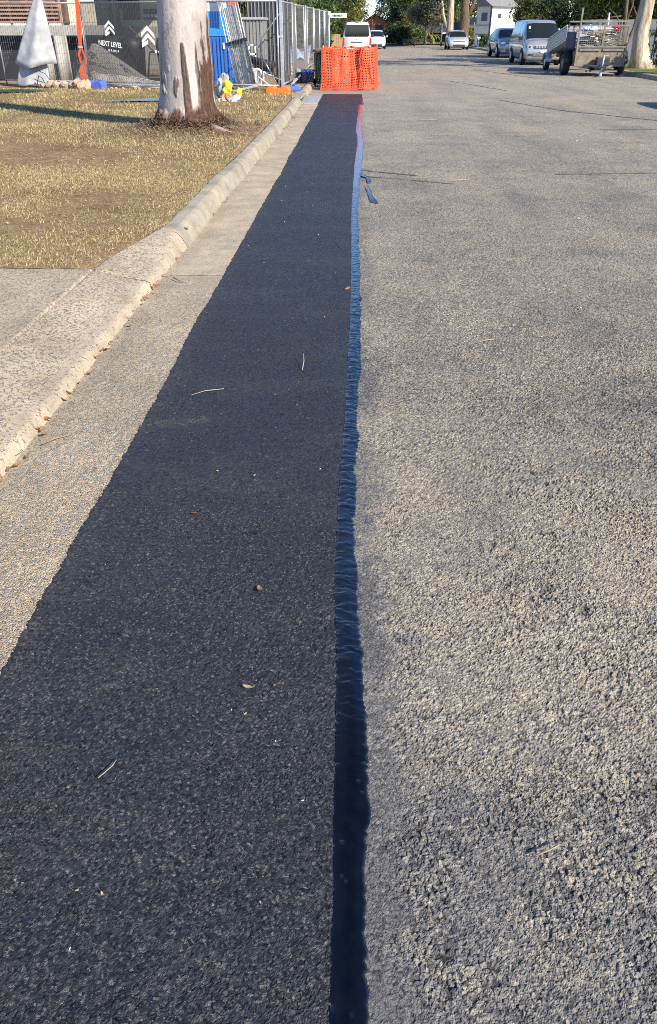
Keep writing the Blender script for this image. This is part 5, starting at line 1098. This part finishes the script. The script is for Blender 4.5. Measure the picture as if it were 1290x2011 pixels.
# dense trees behind the vans on the right
for i, (x, y, rx, rz, cz, mat, lab) in enumerate(((14.3, 62, 2.3, 2.1, 2.5, 'leaf_dark', 'dark dense tree behind the blue tinted silver wagon'), (15.2, 57, 1.7, 1.5, 2.9, 'leaf_yellow', 'bright yellow green tree above the silver van'), (16.6, 60, 2.4, 2.2, 2.7, 'leaf_olive', 'olive tree behind the silver van roof'), (18.6, 58, 2.4, 2.3, 2.6, 'leaf_dark', 'dark tree behind the box trailer'), (17.2, 54, 1.8, 1.7, 2.6, 'leaf_olive', 'olive tree over the grey fence, behind the cage trailer'), (20.8, 60, 2.6, 2.4, 2.8, 'leaf_dark', 'dark tree behind the right grey fence'), (19.6, 66, 3.0, 2.6, 4.2, 'leaf_mid', 'tall green tree behind the dark trees at right'))):
    bushy('street_tree', x, y, lab, mat, rx, rx, rz, cz, 80, 75, .13, 40 + i, .5)
bushy('street_tree', 15.6, 82, 'olive tree half covering the sunlit white house wall', 'leaf_olive', 1.7, 1.7, 1.8, 2.4, 80, 75, .14, 63, .5)
bushy('low_shrub', 13.0, 60.5, 'low dark shrub by the white house drive', 'leaf_dark', 1.0, 1.0, .5, .55, 30, 60, .10, 61, .3, .5, cat='shrub')
# far left trees
for i, (x, y, rx, rz, cz, mat, lab) in enumerate(((-5.2, 72, 3.4, 2.8, 3.8, 'leaf_dark', 'large dark tree behind the row of fence panels'), (-2.4, 78, 2.2, 2.4, 3.2, 'leaf_dark', 'dark tree behind the street sign'), (-1.2, 88, 1.35, 2.4, 3.3, 'leaf_yellow', 'yellow green weeping tree above the white van'), (-3.9, 50, 1.3, 1.2, 1.7, 'leaf_olive', 'olive shrub tree inside the building site'), (-5.8, 44, 1.6, 1.4, 2.2, 'leaf_mid', 'green tree behind the site shed'), (-4.3, 36, .8, .7, 2.5, 'leaf_yellow', 'autumn brown branch tree above the site shed'), (-3.2, 62, 1.6, 1.4, 1.9, 'leaf_mid', 'bright green bush by the far timber fence'))):
    bushy('street_tree', x, y, lab, mat, rx, rx, rz, cz, 90, 75, .14, 70 + i, .5)
# far centre trees
for i, (x, y, rx, rz, cz, mat, lab) in enumerate(((5.0, 112, 3.0, 3.2, 4.4, 'leaf_grey', 'tall grey green gum left of the far dark roofed house'), (4.9, 104, 1.5, 1.8, 3.2, 'leaf_dark', 'dark tree over the brick house gable'), (4.3, 99, 1.2, .8, .9, 'leaf_dark', 'dark green shrub mass at the far end of the road'), (5.6, 101, 1.1, .6, .8, 'leaf_mid', 'green shrub before the far dark roofed house'), (8.6, 108, 3.0, 2.6, 4.4, 'leaf_dark', 'big dark tree above the far dark roof'), (7.1, 125, 3.5, 3.0, 5.0, 'leaf_olive', 'olive gum far behind the dark roofed house'), (6.9, 95, 1.4, .7, 2.8, 'leaf_grey', 'thin brown leaved tree before the dark roofed house'), (12.6, 125, 3.0, 2.5, 2.2, 'leaf_mid', 'green tree behind the white two storey house'), (18.0, 112, 4, 3.2, 4.2, 'leaf_olive', 'olive tree right of the white two storey house'))):
    bushy('street_tree', x, y, lab, mat, rx, rx, rz, cz, 90, 70, .17, 90 + i, .6, low=.2)
for i, (x, y, mat, lab) in enumerate(((-12, 118, 'leaf_dark', 'dark tree on the skyline left of the weeping tree'), (-3.5, 122, 'leaf_olive', 'olive tree on the skyline behind the weeping tree'), (8, 140, 'leaf_mid', 'tall tree on the skyline behind the dark roofed house'), (15.5, 135, 'leaf_olive', 'olive tree on the skyline over the white house'), (24, 128, 'leaf_dark', 'dark tree on the skyline right of the white house'), (32, 118, 'leaf_olive', 'olive tree on the skyline behind the grey garage'))):
    bushy('skyline_tree', x, y, lab, mat, 4.8, 4.0, 3.2, 3.8, 110, 70, .22, 150 + i, .8, low=.2)
tree('gum_tree', (9.85, 86, .1), 'thick forked brown gum trunk behind the pale silver hatchback', 'dark_bark', [(0, 0, 0), (0, 0, 1), (.05, 0, 2.3), (-.1, 0, 4), (-.2, 0, 7)], [.62, .50, .46, .3, .15], [([(.1, 0, 2.2), (.7, 0, 3.3), (1.3, 0, 5)], [.25, .18, .1])], [C_(60, 80, 3, 3, 1.8, 7.4, .15, 111, cl=.7)], 'leaf_olive')
tree('gum_tree', (9.0, 90, .1), 'paler double gum trunk behind the hatchback roof', 'pale_bark', [(0, 0, 0), (-.05, 0, 1.5), (-.1, 0, 4), (-.2, 0, 7)], [.40, .34, .28, .15], [([(-.2, 0, 1.2), (-.8, 0, 2.6), (-1.2, 0, 5)], [.2, .14, .08])], [C_(60, 80, 3, 3, 1.8, 7.8, .15, 112, cl=.7)], 'leaf_dark')
cy = thing('conifer', (4.95, 99, .1), 'slim bright yellow conifer at the far road end', 'conifer'); MB().tube([(0, 0, 0), (0, 0, 2.9)], [.08, .02], 6).build('trunk', 'dark_bark', cy); crown(cy, 'leaf_yellow', 50, 50, .30, .30, 1.3, 1.6, .12, 121, cl=.14)
def palm(x, y, label, s, seed):
    t = thing('palm', (x, y, .1), label, 'palm'); MB().tube([(0, 0, 0), (.02, 0, .8 * s)], [.14 * s, .10 * s], 8).build('trunk', 'pale_bark', t, True); rg = random.Random(seed)
    for q in range(18):
        a = q * 2.4; up = rg.uniform(.2, .9); P = []
        for i in range(6):
            u = i / 5; r_ = 1.0 * s * u; z = .8 * s + up * s * u - 1.0 * s * u * u * (1.1 - up * .3); w = .10 * s * math.sin(math.pi * (u * .9 + .08)); P.append([(r_ * math.cos(a) - w * math.sin(a), r_ * math.sin(a) + w * math.cos(a), z - .03), (r_ * math.cos(a), r_ * math.sin(a), z), (r_ * math.cos(a) + w * math.sin(a), r_ * math.sin(a) - w * math.cos(a), z - .03)])
        o = MB().grid(P).build('frond', 'frond', t)
flat('frond', (0.16, 0.17, 0.04), .6, 0, .3, 3)
palm(7.55, 103, 'short palm before the far dark roofed house', 1.15, 1); palm(8.5, 104, 'smaller yellowing palm beside the far palm', .9, 2)
hd = thing('clipped_hedge', (11.95, 87.5, .1), 'clipped green cube hedge at the white house front', 'hedge'); V, Q, t_ = crown_mesh(80, 40, .62, .5, .5, .55, .10, 131, cl=.12); V[:, 0] = V[:, 0].clip(-.5, .5); V[:, 2] = V[:, 2].clip(.03, 1.0); npmesh('foliage', V, Q, 'leaf_mid', {'rnd': t_}, False, hd); MB().box((0, 0, .5), (.8, .5, .9)).build('core', 'dark_green', hd)
hd = thing('clipped_hedge', (10.75, 88, .1), 'narrow yellow green hedge beside the far gum trunk', 'hedge'); crown(hd, 'leaf_yellow', 60, 40, .3, .3, .75, .8, .10, 132, cl=.14); MB().tube([(0, 0, 0), (0, 0, 1)], .05, 6).build('trunk', 'dark_bark', hd)
lb = thing('letterbox', (11.35, 86.0, .1), 'white pillar letterbox before the clipped hedge', 'letterbox'); MB().box((0, 0, .35), (.13, .13, .7)).build('pillar', 'white_wall', lb); MB().box((0, 0, .76), (.34, .25, .14)).build('box', 'white_wall', lb)
# ---- right fence and dark garage
bf = thing('boundary_fence', (12.6, 49.2, .13), 'grey metal boundary fence behind the cage trailer', 'fence')
for i in range(6): MB().box((i * .98, .02 * (i % 2), .93), (.95, .05, 1.85)).build('sheet', 'grey_fence', bf); MB().box((i * .98 - .49, -.03, .93), (.06, .06, 1.9)).build('post', 'grey_fence', bf)
gg = thing('dark_garage', (19.5, 54, .1), 'dark brick garage with grey roof at the right edge', 'garage'); MB().box((0, 2, 1.5), (5.6, 4, 3)).build('wall', 'dark_panel', gg); MB().box((0, 2, 3.1), (6.2, 4.6, .25)).build('roof', 'roof_dark', gg)
# ---- far houses
h1 = thing('brick_house', (1.9, 112, .0), 'orange brick gabled house with dark tiled roof at the road end', 'house')
MB().prism([(-1.5, 0), (1.5, 0), (1.5, 2.2), (0, 3.05), (-1.5, 2.2)], 7, 0).build('wall', 'brick', h1)
MB().prism([(-1.95, 2.1), (0, 3.2), (1.95, 2.1), (1.95, 1.95), (0, 3.02), (-1.95, 1.95)], 7.8, -.4).build('roof', 'roof_brown', h1)
MB().box((.5, -.02, 1.75), (.9, .06, .5)).build('window', 'dark_panel', h1); MB().box((1.2, -1.6, .95), (2.2, 2.6, .12)).build('porch_roof', 'white_wall', h1); MB().box((1.2, -.4, .45), (2.0, .2, .9)).build('porch_wall', 'cream_wall', h1)
MB().box((.2, -.03, 1.2), (2.6, .05, .35)).build('awning', 'roof_brown', h1)
h2 = thing('dark_roof_house', (10, 116, .0), 'low house with dark grey roof and shaded carport, far end', 'house')
MB().box((.5, 4, .8), (10, 8, 1.6)).build('wall', 'dark_panel', h2); MB().prism([(-4.6, 1.15), (-3.2, 2.25), (4.6, 2.25), (6.2, 1.15)], 9, -.7).build('roof', 'roof_dark', h2); MB().box((3.0, -.8, 1.1), (5.2, .1, .16)).build('fascia', 'white_wall', h2)
MB().box((-3.2, -.75, .55), (1.0, .12, 1.1)).build('pillar', 'brick', h2); MB().box((-3.9, -.9, .45), (.9, .12, .8)).build('wall_panel', 'white_wall', h2)
for x in (-1.6, 1.2, 4.6): MB().box((x, -.6, .55), (.12, .12, 1.1)).build('post', 'white_wall', h2)
h3 = thing('white_house', (13.45, 94, .0), 'white two storey house, one wall sunlit and one in blue shade', 'house', None, R(-45)); h3.scale = (.9, .9, .9)
MB().box((-1.0, 2.4, 2.0), (2.0, 4.8, 4.0)).build('tall_wall', 'white_wall', h3); MB().box((-2.9, 2.2, 1.1), (1.8, 4.6, 2.2)).build('garage_wall', 'white_wall', h3)
MB().prism([(-2.3, 3.9), (-1.0, 4.7), (.35, 3.9)], 5.5, -.35).build('roof', 'roof_grey', h3); MB().prism([(-4.0, 2.15), (-2.9, 2.75), (-2.01, 2.75), (-2.01, 2.15)], 5.2, -.4).build('garage_roof', 'roof_grey', h3)
MB().box((.02, 1.6, 3.0), (.05, .5, .4)).build('window', 'dark_panel', h3); MB().box((-.9, -.02, 2.9), (.8, .05, .8)).build('window', 'grey_fence', h3); MB().box((-2.9, -.12, .95), (1.4, .05, 1.7)).build('garage_door', 'grey_fence', h3); MB().box((.03, -.03, 2.0), (.14, .14, 4.0)).build('downpipe', 'dark_panel', h3)
for z in (1.2, 2.1): MB().box((-1.0, -.03, z), (1.9, .04, .05)).build('cladding_line', 'grey_fence', h3)
# timber / green fence beyond the van
tf = thing('timber_fence', (-2.0, 64, .1), 'weathered timber paling fence beside the white van', 'fence')
for i in range(9): MB().box((-.2 + i * .13, 0, .58), (.115, .02, 1.16 + rnd.uniform(-.03, .03))).build('paling', 'timber', tf)
for z in (.3, .9): MB().box((.32, .03, z), (1.2, .03, .06)).build('rail', 'timber', tf)
tag(MB().prism([(-2.55, .1), (-1.95, .1), (-1.95, 1.35), (-2.2, .9)], .05, 62.5).build('green_cloth', 'green_fence'), 'green sloping shade cloth left of the timber fence', 'shade cloth')
bb = thing('low_trailer', (5.3, 96, .0), 'small dark trailer parked at the far road end', 'trailer'); MB().box((0, 0, .55), (1.5, 1.0, .28)).build('tray', 'black_plastic', bb)
for s_ in (-1, 1): MB().lathe([(.02, -.08), (.22, -.09), (.25, 0), (.22, .09), (.02, .08)], 14, (s_ * .55, -.3, .25), 'x').build('wheel', 'rubber', bb, True)
pp = thing('service_pole', (8.0, 88, .1), 'thin white pole beside the far palms', 'pole'); MB().tube([(0, 0, 0), (0, 0, 1.9)], .06, 8).build('shaft', 'white_wall', pp, True); MB().box((0, 0, .18), (.16, .16, .3)).build('base', 'dark_panel', pp)
